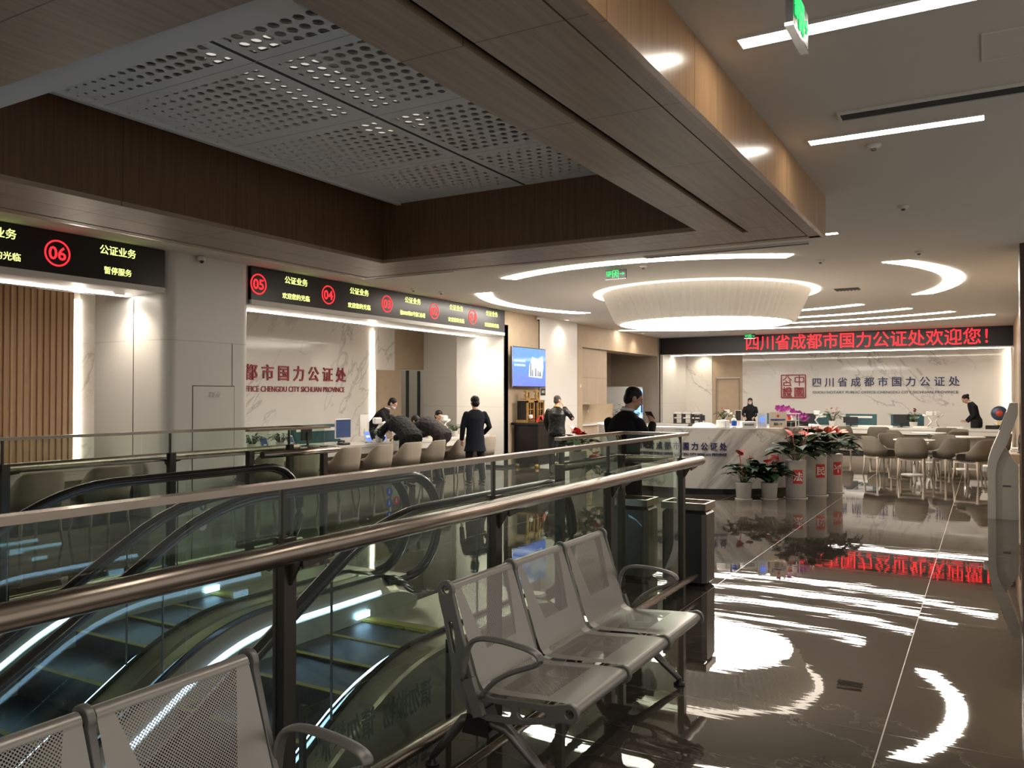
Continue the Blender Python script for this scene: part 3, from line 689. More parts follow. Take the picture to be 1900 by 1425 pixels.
# ------------------------------------------------------------------ railings
def railing(label, x, side, posts, y0, y1, joints, ret_x, ret_y, yend, group=None):
    # side: +1 handrail on +x side of the glass
    t = thing('glass_railing', label, 'railing', (0, 0, 0))
    hx = x + side * .085
    for y in posts:
        b = MB(); b.box(x - .028, x - .010, y - .03, y + .03, .0, 1.14); b.box(x + .010, x + .028, y - .03, y + .03, .0, 1.14); b.box(x - .010, x + .010, y - .028, y - .015, .0, 1.14); p = b.build('post', 'steel_dark', t)
        b = MB(); b.box(x - .011, x + .011, y - .02, y - .008, 1.14, 1.32); b.build('cap_support', 'steel_dark', p)
        b = MB(); b.prism([(x + side * .02, 1.0), (x + side * .03, .97), (hx, 1.06), (hx, 1.09), (x + side * .02, 1.05)], 'y', y - .006, y + .006)
        b.bar((hx, y, 1.05), (hx, y + .16, 1.07), .012, .03); b.build('bracket', 'steel_dark', p)
    ends = [y0] + joints + [y1]
    for a, b_ in zip(ends, ends[1:]):
        MB().box(x - .006, x + .006, a + .006, b_ - .006, .07, 1.315).build('glass_panel', 'glass', t)
    MB().tube([(hx, y0, 1.10), (hx, yend, 1.10)], .038, 20).build('handrail', 'steel', t)
    MB().tube([(x + side * .03, y0, .115), (x + side * .03, yend, .115)], .028, 14).build('bottom_rail', 'steel', t)
    MB().box(x - .03, x + .03, y0, y1 + .01, 1.318, 1.342).build('cap_rail', 'steel', t)
    # return around the end of the opening
    a, b_ = sorted((x, ret_x))
    MB().box(a - .03, b_ + .03, y1 + .01, y1 + .07, 1.318, 1.342).build('cap_rail', 'steel', t)
    MB().box(ret_x - .03, ret_x + .03, ret_y, y1 + .01, 1.318, 1.342).build('cap_rail', 'steel', t)
    MB().box(a + .04, b_ - .03, y1 + .034, y1 + .046, .07, 1.315).build('glass_panel', 'glass', t)
    MB().box(ret_x - .006, ret_x + .006, ret_y, y1, .07, 1.315).build('glass_panel', 'glass', t)
    MB().tube([(ret_x - side * .085, ret_y + .1, 1.10), (ret_x - side * .085, y1 + .11, 1.10), (hx - side * .2, y1 + .11, 1.10)], .034, 16).build('handrail', 'steel', t)
    b = MB(); b.box(ret_x - .028, ret_x + .028, y1 - .03, y1 + .03, 0, 1.14); b.build('post', 'steel_dark', t)
    b = MB(); b.box(ret_x - .028, ret_x + .028, ret_y, ret_y + .06, 0, 1.14); b.build('post', 'steel_dark', t)
    return t
railing('glass railing with round bronze handrail right behind the silver bench', -2.2, 1, [-.8, .68, 2.16, 3.62, 5.10, 6.60], -2.5, 6.66, [.25, 1.74, 3.24, 4.73], -2.76, 5.45, 6.88)
railing('far glass railing on the other side of the escalators', -6.35, -1, [-.9, .5, 1.95, 3.40, 4.85, 6.30], -2.5, 6.36, [.3, 1.65, 3.1, 4.55], -5.93, 5.35, 6.5)

# ------------------------------------------------------------------ escalators
def zc(y):
    if y >= 3.9: return 0.
    if y >= 3.9 - 1.55 * .5:
        a = math.asin((3.9 - y) / 1.55); return -1.55 * (1 - math.cos(a))
    return -1.55 * (1 - math.cos(R_(30))) - (3.125 - y) * math.tan(R_(30))
def escalator(xc, label):
    t = thing('escalator', label, 'escalator', (xc, 4.7, 0), 0, None); Y0 = 4.7
    ys = [-2.4 + i * .1 for i in range(80)]
    def path(y1, off=0., y0=-2.4, n=70):
        return [(y0 + (y1 - y0) * i / n, zc(y0 + (y1 - y0) * i / n) + off) for i in range(n + 1)]
    for k in range(18):
        yc = 4.5 - .4 * k; z = zc(yc) if yc < 3.9 else 0.; z -= .005
        b = MB(); b.box(-.5, .5, yc - .2 - Y0, yc + .2 - Y0, z - .03, z)
        b.box(-.5, .5, yc - .2 - Y0, yc - .185 - Y0, z - .34, z - .03); s = b.build('step', 'step', t)
        b = MB(); b.box(-.5, .5, yc - .202 - Y0, yc - .165 - Y0, z + .0005, z + .004)
        b.build('safety_line', 'yellow', s)
    b = MB(); b.box(-.5, .5, 4.70 - Y0, 4.79 - Y0, -.01, .006)
    for i in range(50): b.box(-.5 + i * .02, -.49 + i * .02, 4.665 - Y0, 4.70 - Y0, -.008, .003)
    b.build('comb', 'yellow', t)
    b = MB(); b.box(-.5, .5, 4.79 - Y0, 6.1 - Y0, -.01, .008)
    b.build('landing_plate', 'escal_metal', t)
    for sd, nm in ((-1, 'left'), (1, 'right')):
        # sheet metal: skirt, sloping inner deck, flat outer deck, outer side, swept along the path
        prof = [(.500, -.34), (.500, .135), (.515, .15), (.61, .235), (.645, .24), (.70, .24), (.79, .235), (.805, .22), (.805, -.9)]
        def sweep(pf, m, name, y1=5.35, y0=-2.4):
            b = MB(); P_ = path(y1, 0, y0); rs = []
            for y, z in P_:
                k = 1.; 
                if y > 5.0: k = max(.02, 1 - ((y - 5.0) / .42) ** 2)
                rs.append([Vector((sd * u, y - Y0, z + (w_ * k if w_ > 0 else w_))) for u, w_ in pf])
            n = len(pf)
            for a, c_ in zip(rs, rs[1:]): b.add(a + c_, [(i, i + 1, n + i + 1, n + i) for i in range(n - 1)], False)
            return b.build(name, m, t)
        sweep(prof[:3], 'escal_side', 'skirt'); sweep(prof[2:8], 'escal_metal', 'deck'); sweep([(.805, .22), (.805, -1.1)], 'escal_side', 'side_cladding')
        sweep([(.628, .236), (.632, .262), (.648, .262), (.652, .24)], 'rubber', 'glass_gasket', 5.2)
        if sd < 0 or True: sweep([(.498, .150), (.506, .172), (.512, .178)], 'led_blue', 'led_strip', 4.9)
        MB().box(sd * .485 - .008, sd * .485 + .008, 4.60 - Y0, 4.74 - Y0, .025, .07).build('comb_light', 'led_blue', t)
        # handrail: straight, over the newel and back under
        hp = [(y, z + 1.0) for y, z in path(5.42, 0, -2.4, 60)]
        hp = [(y, z) for y, z in hp]
        hp += [(5.42 + .42 * math.sin(R_(a)), .58 + .42 * math.cos(R_(a))) for a in range(10, 181, 10)] + [(5.25, .155), (5.1, .15)]
        MB().tube([Vector((sd * .645, y - Y0, z)) for y, z in hp], .043, 12, ry=.030, up=Vector((1, 0, 0)) if False else Vector((0, 0, 1))).build('handrail', 'rubber', t)
        # newel guide and glass
        b = MB(); gp = [(y, z - .03) for y, z in hp[:61]] + [(5.42 + .385 * math.sin(R_(a)), .58 + .385 * math.cos(R_(a))) for a in range(10, 181, 10)]
        b.tube([Vector((sd * .645, y - Y0, z)) for y, z in gp], .016, 8).build('handrail_guide', 'steel_dark', t)
        b = MB(); lo = [(y, max(zc(y) + .24, -9)) for y, z in gp[:61]]; A = [Vector((sd * .645 - .005, y - Y0, z)) for y, z in gp[:61]]; B = [Vector((sd * .645 - .005, y - Y0, z)) for y, z in lo]
        A += [Vector((sd * .645 - .005, 5.42 + .385 * math.sin(R_(a)) - Y0, .58 + .385 * math.cos(R_(a)))) for a in range(10, 171, 10)]; B += [Vector((sd * .645 - .005, 5.42 + .385 * math.sin(R_(a)) - Y0, min(.24, .58 + .385 * math.cos(R_(a))))) for a in range(10, 171, 10)]
        dx = Vector((.01, 0, 0)); b.rings([[a, a + dx, c_ + dx, c_] for a, c_ in zip(A, B)], sm=False)
        b.build('balustrade_glass', 'glass_esc', t)
        b = MB()
        for y in (4.45, 3.1, 2.0): z = zc(y); dy = -.5 * (1 if y < 3.2 else 0); b.bar((sd * .645, y - Y0, z + .26), (sd * .645, y - Y0 + dy * .0, z + .97), .014, .004)
        b.build('glass_joint', 'leg_dark', t)
        # black end cap at the newel foot
        MB().tube([(sd * .645, 5.05 - Y0, .20), (sd * .66, 5.25 - Y0, .16), (sd * .67, 5.45 - Y0, .06)], [.10, .10, .07], 12, ry=.05).build('newel_cap', 'rubber', t)
    return t
e1 = escalator(-3.48, 'escalator directly behind the front railing, nearer of the two')
e2 = escalator(-5.10, 'escalator beyond the nearer one, next to the far railing')
def sticker(par, x, y, z, m, r=.035):
    b = MB(); n = 20; b.rings([[Vector((x + dx, y + r * math.cos(2 * math.pi * j / n), z + r * math.sin(2 * math.pi * j / n))) for j in range(n)] for dx in (0, .002)], sm=False); o = b.build('warning_sticker', m, par)
    b = MB(); b.box(x + .002, x + .003, y - .004, y + .004, z - .016, z + .01); b.box(x + .002, x + .003, y - .012, y + .012, z - .004, z); b.ball((x + .003, y, z + .015), (.001, .006, .006)); b.build('pictogram', 'white_letter', o)
for y, z, m in ((5.16, .89, 'blue'), (5.16, .80, 'blue'), (5.25, .81, 'redst'), (5.16, .70, 'blue')): sticker(e1, -.645 + .008, y - 4.7, z, m)
for y, z, m in ((3.64, .93, 'grey_letter'), (3.64, .86, 'blue'), (3.64, .80, 'white_letter')): sticker(e2, .645 + .008, y - 4.7, z, m, .03)
t = thing('acrylic_warning_board', 'low clear board with mirrored etched warning between railing and escalator', 'warning board', (-2.48, 2.55, -.12))
MB().box(-.004, .004, 0, 1.05, .0, .46).build('acrylic_panel', 'clear', t)
lettering('请勿抛物  请勿攀爬', .15, (-.008, .92, .20), '-x', 'grey_letter', t, width=.85, bold=.003, ext=.001)
MB().box(-.012, .012, -.02, 0, -.0, .48).build('clamp', 'steel_dark', t); MB().box(-.012, .012, 1.05, 1.07, .0, .48).build('clamp', 'steel_dark', t)

# ------------------------------------------------------------------ steel bench
def bench_sheet():
    # profile in x (depth) z: front roll, seat, curve, back, top roll; v runs along the profile
    P = []
    for a in range(-150, 91, 15): P.append((.585 + .028 * math.cos(R_(a)) * 1.0, .385 + .028 * math.sin(R_(a))))
    P += [(.52, .411), (.42, .405), (.32, .397), (.24, .391), (.19, .392), (.163, .402), (.145, .425), (.13, .46), (.10, .55), (.07, .64), (.04, .73), (.015, .80)]
    cx_, cz_ = -.012, .808
    for a in range(-10, 221, 15): P.append((cx_ + .026 * math.cos(R_(a)), cz_ + .026 * math.sin(R_(a))))
    W = .51; vs, uvs, fs = [], [], []
    L = 0; Ls = []
    for i, p in enumerate(P):
        if i: L += math.dist(p, P[i - 1])
        Ls.append(L)
    o = Ls[17]
    th = .0022
    me = bpy.data.meshes.new('seat_sheet'); bm = bmesh.new(); uvl = bm.loops.layers.uv.new('UVMap')
    rows = []
    for i, p in enumerate(P): rows.append([bm.verts.new((p[0], -W / 2 + W * j / 4, p[1])) for j in range(5)])
    for i in range(len(P) - 1):
        for j in range(4):
            f = bm.faces.new((rows[i][j], rows[i][j + 1], rows[i + 1][j + 1], rows[i + 1][j])); f.smooth = True
            for lp, (a, b) in zip(f.loops, ((i, j), (i, j + 1), (i + 1, j + 1), (i + 1, j))): lp[uvl].uv = (W * b / 4, Ls[a] - o + .045)
    bmesh.ops.recalc_face_normals(bm, faces=bm.faces); bm.to_mesh(me); bm.free()
    me.materials.append(M['bench']); return me
sheet_me = bench_sheet()
# cast side frame drawn in (x, z)
def frame_plate():
    outer = [(.585 + .038 * math.cos(R_(a)), .382 + .038 * math.sin(R_(a))) for a in range(-110, 101, 20)]
    outer += [(.50, .398), (.35, .390), (.22, .378), (.165, .385), (.135, .42), (.115, .48), (.06, .66), (.022, .79)]
    outer += [(-.014 + .038 * math.cos(R_(a)), .806 + .038 * math.sin(R_(a))) for a in range(-10, 190, 20)]
    outer += [(-.045, .76), (-.02, .68), (.0, .58), (.025, .46), (.05, .38), (.08, .33), (.12, .30), (.20, .285), (.34, .295), (.48, .325), (.55, .345)]
    holes = [circ(.585, .382, .022, 16), circ(-.014, .806, .022, 16), stadium((.19, .333), (.29, .337), .031, .028), stadium((.37, .345), (.47, .357), .026, .014), stadium((.035, .55), (.015, .66), .010, .016)]
    holes = [h[::-1] for h in holes]
    me = curve_plate(outer, holes, .022, .003, 'side_frame'); me.transform(Matrix.Rotation(R_(90), 4, 'X')); me.materials.append(M['bench_frame']); return me
plate_me = frame_plate()
def bench(y0, label):
    t = thing('steel_bench', label, 'bench', (-2.03, y0, 0)); PIT = .55
    for i in range(3):
        o = bpy.data.objects.new('seat', sheet_me); COL.objects.link(o); o.parent = t; o.location = (0, PIT * (i + .5), 0)
    for i in range(4):
        o = bpy.data.objects.new('side_frame', plate_me); COL.objects.link(o); o.parent = t; o.location = (0, PIT * i, 0)
    MB().bar((.13, -.02, .325), (.13, 3 * PIT + .02, .325), .05, .05).build('beam', 'leg_dark', t)
    for y in (-.02, 3 * PIT + .02):
        s = -1 if y < 1 else 1
        pts = [(.09, .44), (.10, .56), (.13, .615), (.20, .635), (.32, .63), (.43, .615), (.465, .59), (.46, .565), (.40, .54), (.30, .50), (.22, .44), (.18, .385)]
        pp = []
        for i in range(len(pts) - 1):
            for k in range(3): u = k / 3; pp.append((pts[i][0] * (1 - u) + pts[i + 1][0] * u, pts[i][1] * (1 - u) + pts[i + 1][1] * u))
        pp.append(pts[-1])
        for _ in range(3): pp = [pp[0]] + [((pp[i - 1][0] + pp[i][0] * 2 + pp[i + 1][0]) / 4, (pp[i - 1][1] + pp[i][1] * 2 + pp[i + 1][1]) / 4) for i in range(1, len(pp) - 1)] + [pp[-1]]
        MB().tube([Vector((a, y, b)) for a, b in pp], .024, 12, ry=.011, up=Vector((0, 1, 0)) if False else Vector((0, 0, 1))).build('armrest', 'bench_frame', t)
        b = MB(); b.bar((.115, y, .45), (.17, y, .30), .03, .05); b.build('arm_bracket', 'bench_frame', t)
    for y in (.06, 3 * PIT - .06):
        b = MB(); b.prism([(.06, .20), (.20, .20), (.165, .31), (.095, .31)], 'y', y - .05, y + .05); b.build('leg_block', 'black', t)
        for fx, r0 in ((-.13, 1), (.50, 1)):
            b = MB(); p0 = Vector((.13, y, .245)); p1 = Vector((fx * .35 + .13 * .65, y, .235)); p2 = Vector((fx, y, .035))
            b.tube([p0, p0 * .5 + p1 * .5 + Vector((0, 0, .01)), p1, p1 * .5 + p2 * .5, p2], [.028, .032, .030, .026, .018], 12, ry=.022); l = b.build('leg', 'leg_dark', t)
            MB().lathe([(.032, 0), (.032, .012), (.015, .02), (.012, .045)], c=(fx, y, 0), n=16).build('foot_glide', 'black', l)
    return t
bench(2.96, 'silver three seat perforated steel bench in the middle of the picture')
bench(.20, 'silver perforated steel bench cut off at the bottom left corner')

# ------------------------------------------------------------------ bins
for x, lb in ((-2.30, 'dark steel litter bin at the end of the railing, right one of two'), (-2.83, 'dark steel litter bin behind the railing glass, left one of two')):
    t = thing('litter_bin', lb, 'bin', (x, 7.10, 0), 0)
    MB().bbox(-.20, .20, -.15, .15, 0, .66, .035).build('body', 'bin', t)
    b = MB(); b.box(-.20, .20, -.15, -.13, .66, .72); b.box(-.20, .20, .13, .15, .66, .72); b.box(-.20, -.18, -.13, .13, .66, .72); b.box(.18, .20, -.13, .13, .66, .72); b.build('rim', 'steel', t)
    MB().bbox(-.17, .17, -.12, .12, .655, .675, .008).build('inner_lid', 'black', t)

# ------------------------------------------------------------------ tub chairs
def make_chair(dark=False):
    t = thing('tub_chair', '', 'chair'); fab = 'chair_dark' if dark else 'chair'
    MB().bbox(-.25, .25, -.24, .26, .40, .475, .03).build('seat', fab, t)
    # shell: front is +y; back wall at -y
    b = MB(); n = 36; out, inn = [], []
    cols = []
    for i in range(n + 1):
        a = R_(-118 + 236 * i / n); s = math.sin(a); c_ = math.cos(a)
        # superellipse footprint
        k = (abs(s) ** 3.2 + abs(c_) ** 3.2) ** (-1 / 3.2)
        x = .285 * k * s; y = -.285 * k * c_
        d = abs(math.degrees(a)); h = .82 if d < 34 else (.82 - .23 * (1 - math.cos(math.pi * min(1, (d - 34) / 44))) / 2 if d < 78 else .59 - .04 * (d - 78) / 40)
        if d > 105: h -= .10 * ((d - 105) / 13) ** 2
        cols.append((x, y, h))
    rings = []
    for x, y, h in cols:
        v = Vector((x, y, 0)); nrm = v.normalized(); th = .032; L = .10 * (h - .42) / .4
        o = lambda z, f, off: v * (1 + 0) + nrm * ((z - .42) * .12 + off) + Vector((0, 0, z))
        rings.append([o(.41, 0, 0), o(.55, 0, .008), o((h + .41) / 2 + .05, 0, .008), o(h - .02, 0, .0), o(h, 0, -.012), o(h - .01, 0, -th), o((h + .41) / 2, 0, -th - .002), o(.44, 0, -th)])
    b.rings(rings, sm=True); b.build('backrest', fab, t)
    b = MB(); b.box(-.235, .235, -.235, -.20, .36, .405); b.box(-.235, .235, .20, .235, .36, .405); b.box(-.235, -.20, -.20, .20, .36, .405); b.box(.20, .235, -.20, .20, .36, .405); b.build('seat_rail', 'chair_leg', t)
    for sx in (-1, 1):
        for sy in (-1, 1):
            MB().tube([(sx * .215, sy * .215, .40), (sx * .222, sy * .225, .2), (sx * .24, sy * .25, 0)], [.024, .019, .013], 8).build('leg', 'chair_leg', t)
    return t
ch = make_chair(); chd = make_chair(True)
used = {}
def place_chair(src, x, y, rz, label, group):
    k = src.name
    if k in used: return dup(src, (x, y, 0), rz, label, group)
    used[k] = 1; src.location = (x, y, 0); src.rotation_euler = (0, 0, rz); src['label'] = label; src['group'] = group; return src
G1 = 'tub chairs along the left service counter'
for y, a, lb in ((5.23, 92, 'taupe tub chair at the left counter, leftmost, under the red 06 side'), (6.08, 84, 'taupe tub chair at the left counter, just left of the white column'), (8.58, 90, 'taupe tub chair just right of the white column, behind far railing'), (9.33, 84, 'taupe tub chair between the railing posts, second right of the column'), (10.30, 88, 'taupe tub chair before the large grey monitor'), (11.15, 90, 'taupe tub chair below the calendar card and small plant'), (11.98, 86, 'taupe tub chair left of the bending customers'), (12.76, 96, 'taupe tub chair behind the customer in grey jacket'), (13.75, 84, 'taupe tub chair left of the standing person in the long coat'), (14.63, 98, 'taupe tub chair right of the standing person in the long coat')):
    place_chair(ch, -9.27, y, R_(a), lb, G1)
G2 = 'chairs around the round tables'
TB = [(-1.32, 19.1), (-1.25, 22.9), (-.42, 21.1)]
def round_table(x, y, label):
    t = thing('round_table', label, 'table', (x, y, 0), 0, 'round white tables')
    MB().lathe([(.36, .715), (.40, .725), (.40, .74), (.395, .745), (.01, .746)], n=48).build('tabletop', 'white', t)
    MB().lathe([(.03, .0), (.03, .72)], n=16).build('column', 'steel_light', t); MB().lathe([(.26, 0), (.26, .012), (.04, .03)], n=32).build('base', 'kiosk', t)
round_table(*TB[0], 'round white table nearest of the three, behind the front chairs'); round_table(*TB[1], 'round white table close to the far counter'); round_table(*TB[2], 'round white table furthest right')
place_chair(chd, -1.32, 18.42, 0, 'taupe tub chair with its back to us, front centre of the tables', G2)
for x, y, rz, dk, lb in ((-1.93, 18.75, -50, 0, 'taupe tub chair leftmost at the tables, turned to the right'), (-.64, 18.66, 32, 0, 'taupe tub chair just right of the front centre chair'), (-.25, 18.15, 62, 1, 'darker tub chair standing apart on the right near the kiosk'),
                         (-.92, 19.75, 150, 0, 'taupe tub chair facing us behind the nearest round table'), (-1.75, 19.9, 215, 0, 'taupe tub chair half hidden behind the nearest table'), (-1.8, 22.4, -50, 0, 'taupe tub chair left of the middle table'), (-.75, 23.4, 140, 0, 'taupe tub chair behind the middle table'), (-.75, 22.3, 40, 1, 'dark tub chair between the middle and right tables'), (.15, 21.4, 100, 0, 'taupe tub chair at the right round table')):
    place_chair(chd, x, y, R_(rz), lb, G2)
G3 = 'chairs before the far counter'
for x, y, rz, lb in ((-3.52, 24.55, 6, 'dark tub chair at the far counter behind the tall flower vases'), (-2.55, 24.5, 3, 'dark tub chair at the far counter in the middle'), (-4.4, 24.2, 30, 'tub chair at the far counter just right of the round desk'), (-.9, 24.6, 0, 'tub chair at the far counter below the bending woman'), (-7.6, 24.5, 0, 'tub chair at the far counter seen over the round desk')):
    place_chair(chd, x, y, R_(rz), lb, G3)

# ------------------------------------------------------------------ counters
def counter(name, label, x0, x1, y0, y1, front):
    t = thing(name, label, 'counter', ((x0 + x1) / 2, (y0 + y1) / 2, 0)); a, b = (x1 - x0) / 2, (y1 - y0) / 2
    MB().bbox(-a, a, -b, b, .70, .765, .006).build('worktop', 'counter', t)
    if front == 'x':
        MB().box(-a + .15, a - .28, -b + .02, b - .02, .08, .70).build('front_panel', 'apron', t); MB().box(a - .03, a - .012, -b, b, .585, .70).build('apron', 'counter', t); MB().box(-a + .2, a - .33, -b + .03, b - .03, 0, .08).build('kick', 'black', t)
    else:
        MB().box(-a + .02, a - .02, -b + .25, b - .1, .08, .70).build('front_panel', 'apron', t); MB().box(-a, a, -b + .012, -b + .03, .585, .70).build('apron', 'counter', t); MB().box(-a + .03, a - .03, -b + .30, b - .2, 0, .08).build('kick', 'black', t)
    return t
counter('service_counter', 'white service counter under the red 06 sign left of the column', -10.75, -9.95, 3.1, 7.18, 'x')
counter('service_counter', 'long white service counter right of the column with tub chairs', -10.75, -9.95, 8.74, 16.15, 'x')
counter('service_counter', 'long white far counter under the red banner sign', -9.55, .55, 25.2, 26.1, 'y')
# round reception desk
t = thing('reception_desk', 'round marble reception desk under the drum light', 'reception desk', (CX, CY, 0)); RD = 2.03
def arcwall(b, r0, r1, z0, z1, a0=-205, a1=25, n=72, r0t=None, r1t=None):
    rs = []
    for i in range(n + 1):
        a = R_(a0 + (a1 - a0) * i / n); c_, s_ = math.cos(a), math.sin(a)
        rs.append([Vector((r0 * c_, r0 * s_, z0)), Vector((r1 * c_, r1 * s_, z0)), Vector(((r1t or r1) * c_, (r1t or r1) * s_, z1)), Vector(((r0t or r0) * c_, (r0t or r0) * s_, z1))])
    return b.rings(rs, sm=False)
b = MB(); arcwall(b, 1.93, 1.97, .10, 1.10, r0t=1.97, r1t=RD); b.build('curved_front', 'desk_marble', t)
b = MB(); arcwall(b, 1.86, 1.90, 0, .10); b.build('kick', 'black', t)
b = MB(); arcwall(b, 1.62, RD + .004, 1.10, 1.125); b.build('top', 'white', t)
b = MB(); arcwall(b, 1.25, 1.93, .70, .74); b.build('inner_worktop', 'counter', t)
def wrap(s, size, a_end, w_, z, m, name, bold):
    me = text_mesh(s, size, name, w_, bold, .006)
    for v in me.vertices:
        x, zz, d = v.co.x, v.co.y, v.co.z; zt = z + zz; r = 1.97 + .06 * (zt - .10) + .008 + d; a = R_(a_end) - (w_ - x) / 2.03
        v.co = (r * math.cos(a), r * math.sin(a), zt)
    me.materials.append(M[m]); o = bpy.data.objects.new(name, me); COL.objects.link(o); o.parent = t
wrap('四川省成都市国力公证处'.replace('', ' ').strip(), .135, -62.7, 1.66, .76, 'navy_letter', 'chinese_lettering', .003)
wrap('GUOLI NOTARY PUBLIC OFFICE CHENGDU CITY SICHUAN PROVINCE', .062, -62.7, 1.64, .655, 'navy_letter', 'english_lettering', .001)
# cabinets in the niche
t = thing('tall_cabinet', 'light oak wall cabinet in the brown niche', 'cabinet', (-9.97, 21.4, 0))
MB().box(-.3, .25, -.9, .95, 1.41, 2.995).build('body', 'cabinet', t); MB().box(.25, .268, -.9, .95, 1.42, 2.16).build('door', 'cabinet', t); MB().box(.25, .268, -.9, .95, 2.17, 2.995).build('door', 'cabinet', t)
t = thing('base_cabinet', 'low cabinet with white top in the brown niche', 'cabinet', (-9.95, 22.2, 0))
MB().box(-.3, .25, -1.75, 1.9, 0, .82).build('body', 'cabinet', t); MB().bbox(-.32, .30, -1.78, 1.93, .82, .86, .005).build('worktop', 'white', t)
t = thing('wall_socket', 'white wall socket above the niche cabinet', 'socket', (-10.25, 22.2, 1.2)); MB().box(-.0, .01, -.04, .04, -.04, .04).build('plate', 'white', t); wallbox('wall_niche_splash', 'beige', (-10.29, -10.25, 20.45, 24.1, .82, 1.41))
t = thing('light_switch', 'white light switch on the beige pillar left of the niche', 'switch', (XL + .002, 20.3, 1.93)); MB().box(0, .012, -.045, .045, -.045, .045).build('plate', 'white', t)
t = thing('light_switch', 'pale switch plate on the white wall behind the bending customers', 'switch', (-11.3, 17.19, 1.3)); MB().box(-.09, .09, -.012, 0, -.04, .04).build('plate', 'white', t)
# vending machine
t = thing('vending_machine', 'white vending machine with a blue lit front in the niche', 'vending machine', (-10.25, 25.35, 0))
MB().bbox(-.65, .28, -.40, .62, 0, 1.96, .02).build('body', 'white', t); MB().box(.28, .30, -.32, .56, .75, 1.88).build('display', 'vend', t)
b = MB(); [b.box(.30, .304, y - .08, y + .08, z - .09, z + .09) for y, z in ((-.1, 1.72), (.35, 1.6), (.0, 1.35), (.36, 1.0), (-.12, .95))]; b.build('product_pictures', 'vendw', t); b = MB(); b.box(.30, .305, .40, .52, 1.1, 1.5); b.build('payment_panel', 'black', t)
# television
t = thing('television', 'flat television showing a blue slide on the beige wall', 'television', (XL + .2, 17.07, 2.33)); W2, H2 = .83, .475
MB().bbox(-.05, -.002, -W2, W2, -H2, H2, .01).build('case', 'black', t)
MB().box(-.003, .003, -W2 + .02, W2 - .02, -H2 + .03, H2 - .02).build('screen', 'tv', t); MB().box(-.01, .004, -W2 - .004, -W2 + .012, -H2, H2).build('side_edge', 'steel_light', t)
MB().box(-.20, -.05, -.2, .2, -.2, .2).build('wall_bracket', 'black', t)
b = MB(); b.prism([(-.05, -.22), (.62, -.25), (.70, .02), (.66, .30), (.40, .22), (.12, .26), (-.02, .05)], 'x', .003, .005); b.build('slide_photo', emis('slide_photo', (.55, .62, .75), .75), t)
b = MB()
for y, h, w_ in ((.05, .30, .05), (.14, .14, .05), (.30, .18, .06), (.42, .12, .05), (.52, .10, .08)): b.prism([(y - w_ / 2, -.20), (y + w_ / 2, -.20), (y + w_ * .3, -.20 + h), (y, -.20 + h * 1.15), (y - w_ * .3, -.20 + h)], 'x', .005, .007)
b.build('slide_towers', emis('slide_towers', (.25, .22, .24), .4), t)
b = MB(); [b.box(.003, .006, -.74 + j * .045, -.71 + j * .045, z, z + .05) for z in (.12, .02) for j in range(12)]; b.build('slide_text', emis('slide_text', (.5, .6, .9), .8), t)

# small black room sign beside the television
t = thing('door_plate', 'small black name plate on the white wall below the television', 'name plate', (XL + .012, 18.1, 1.76)); MB().box(0, .01, -.12, .12, -.09, .09).build('plate', 'black', t)
lettering('办公区', .08, (.012, -.09, -.03), '+x', 'white_letter', t, width=.17)
# distribution door on column
t = thing('hydrant_cabinet', 'flush square access door low on the white column', 'access door', (XL + .02, 8.02, 0)); MB().box(.0, .006, -.36, .36, .35, 1.79).build('door', 'column', t)
b = MB(); b.box(.0, .004, -.368, -.36, .35, 1.80); b.box(.0, .004, .36, .368, .35, 1.80); b.box(.0, .004, -.368, .368, 1.79, 1.80); b.build('gap', 'gap', t)
lettering('消防栓', .085, (.008, -.1, 1.64), '+x', 'white_letter', t, width=.22)

# ------------------------------------------------------------------ plants
def leaf_verts(b, root, d, up, L, W, fold=.15, droop=.25, heart=True):
    d = d.normalized(); side = d.cross(up).normalized(); n = side.cross(d).normalized()
    prof = [(0, .30), (.08, .85), (.25, 1.), (.5, .82), (.75, .45), (1., .0)] if heart else [(0, .1), (.2, .6), (.5, 1.), (.8, .6), (1., .0)]
    Lf, C, Rt = [], [], []
    for t_, w_ in prof:
        c = root + d * L * t_ - Vector((0, 0, 1)) * droop * L * t_ * t_
        C.append(c); Lf.append(c + side * W * w_ / 2 + n * fold * W * w_ - (d * .12 * L if heart and t_ == 0 else Vector())); Rt.append(c - side * W * w_ / 2 + n * fold * W * w_ - (d * .12 * L if heart and t_ == 0 else Vector()))
    k = len(C); b.add(Lf + C + Rt, [(i, i + 1, k + i + 1, k + i) for i in range(k - 1)] + [(k + i, k + i + 1, 2 * k + i + 1, 2 * k + i) for i in range(k - 1)], True)
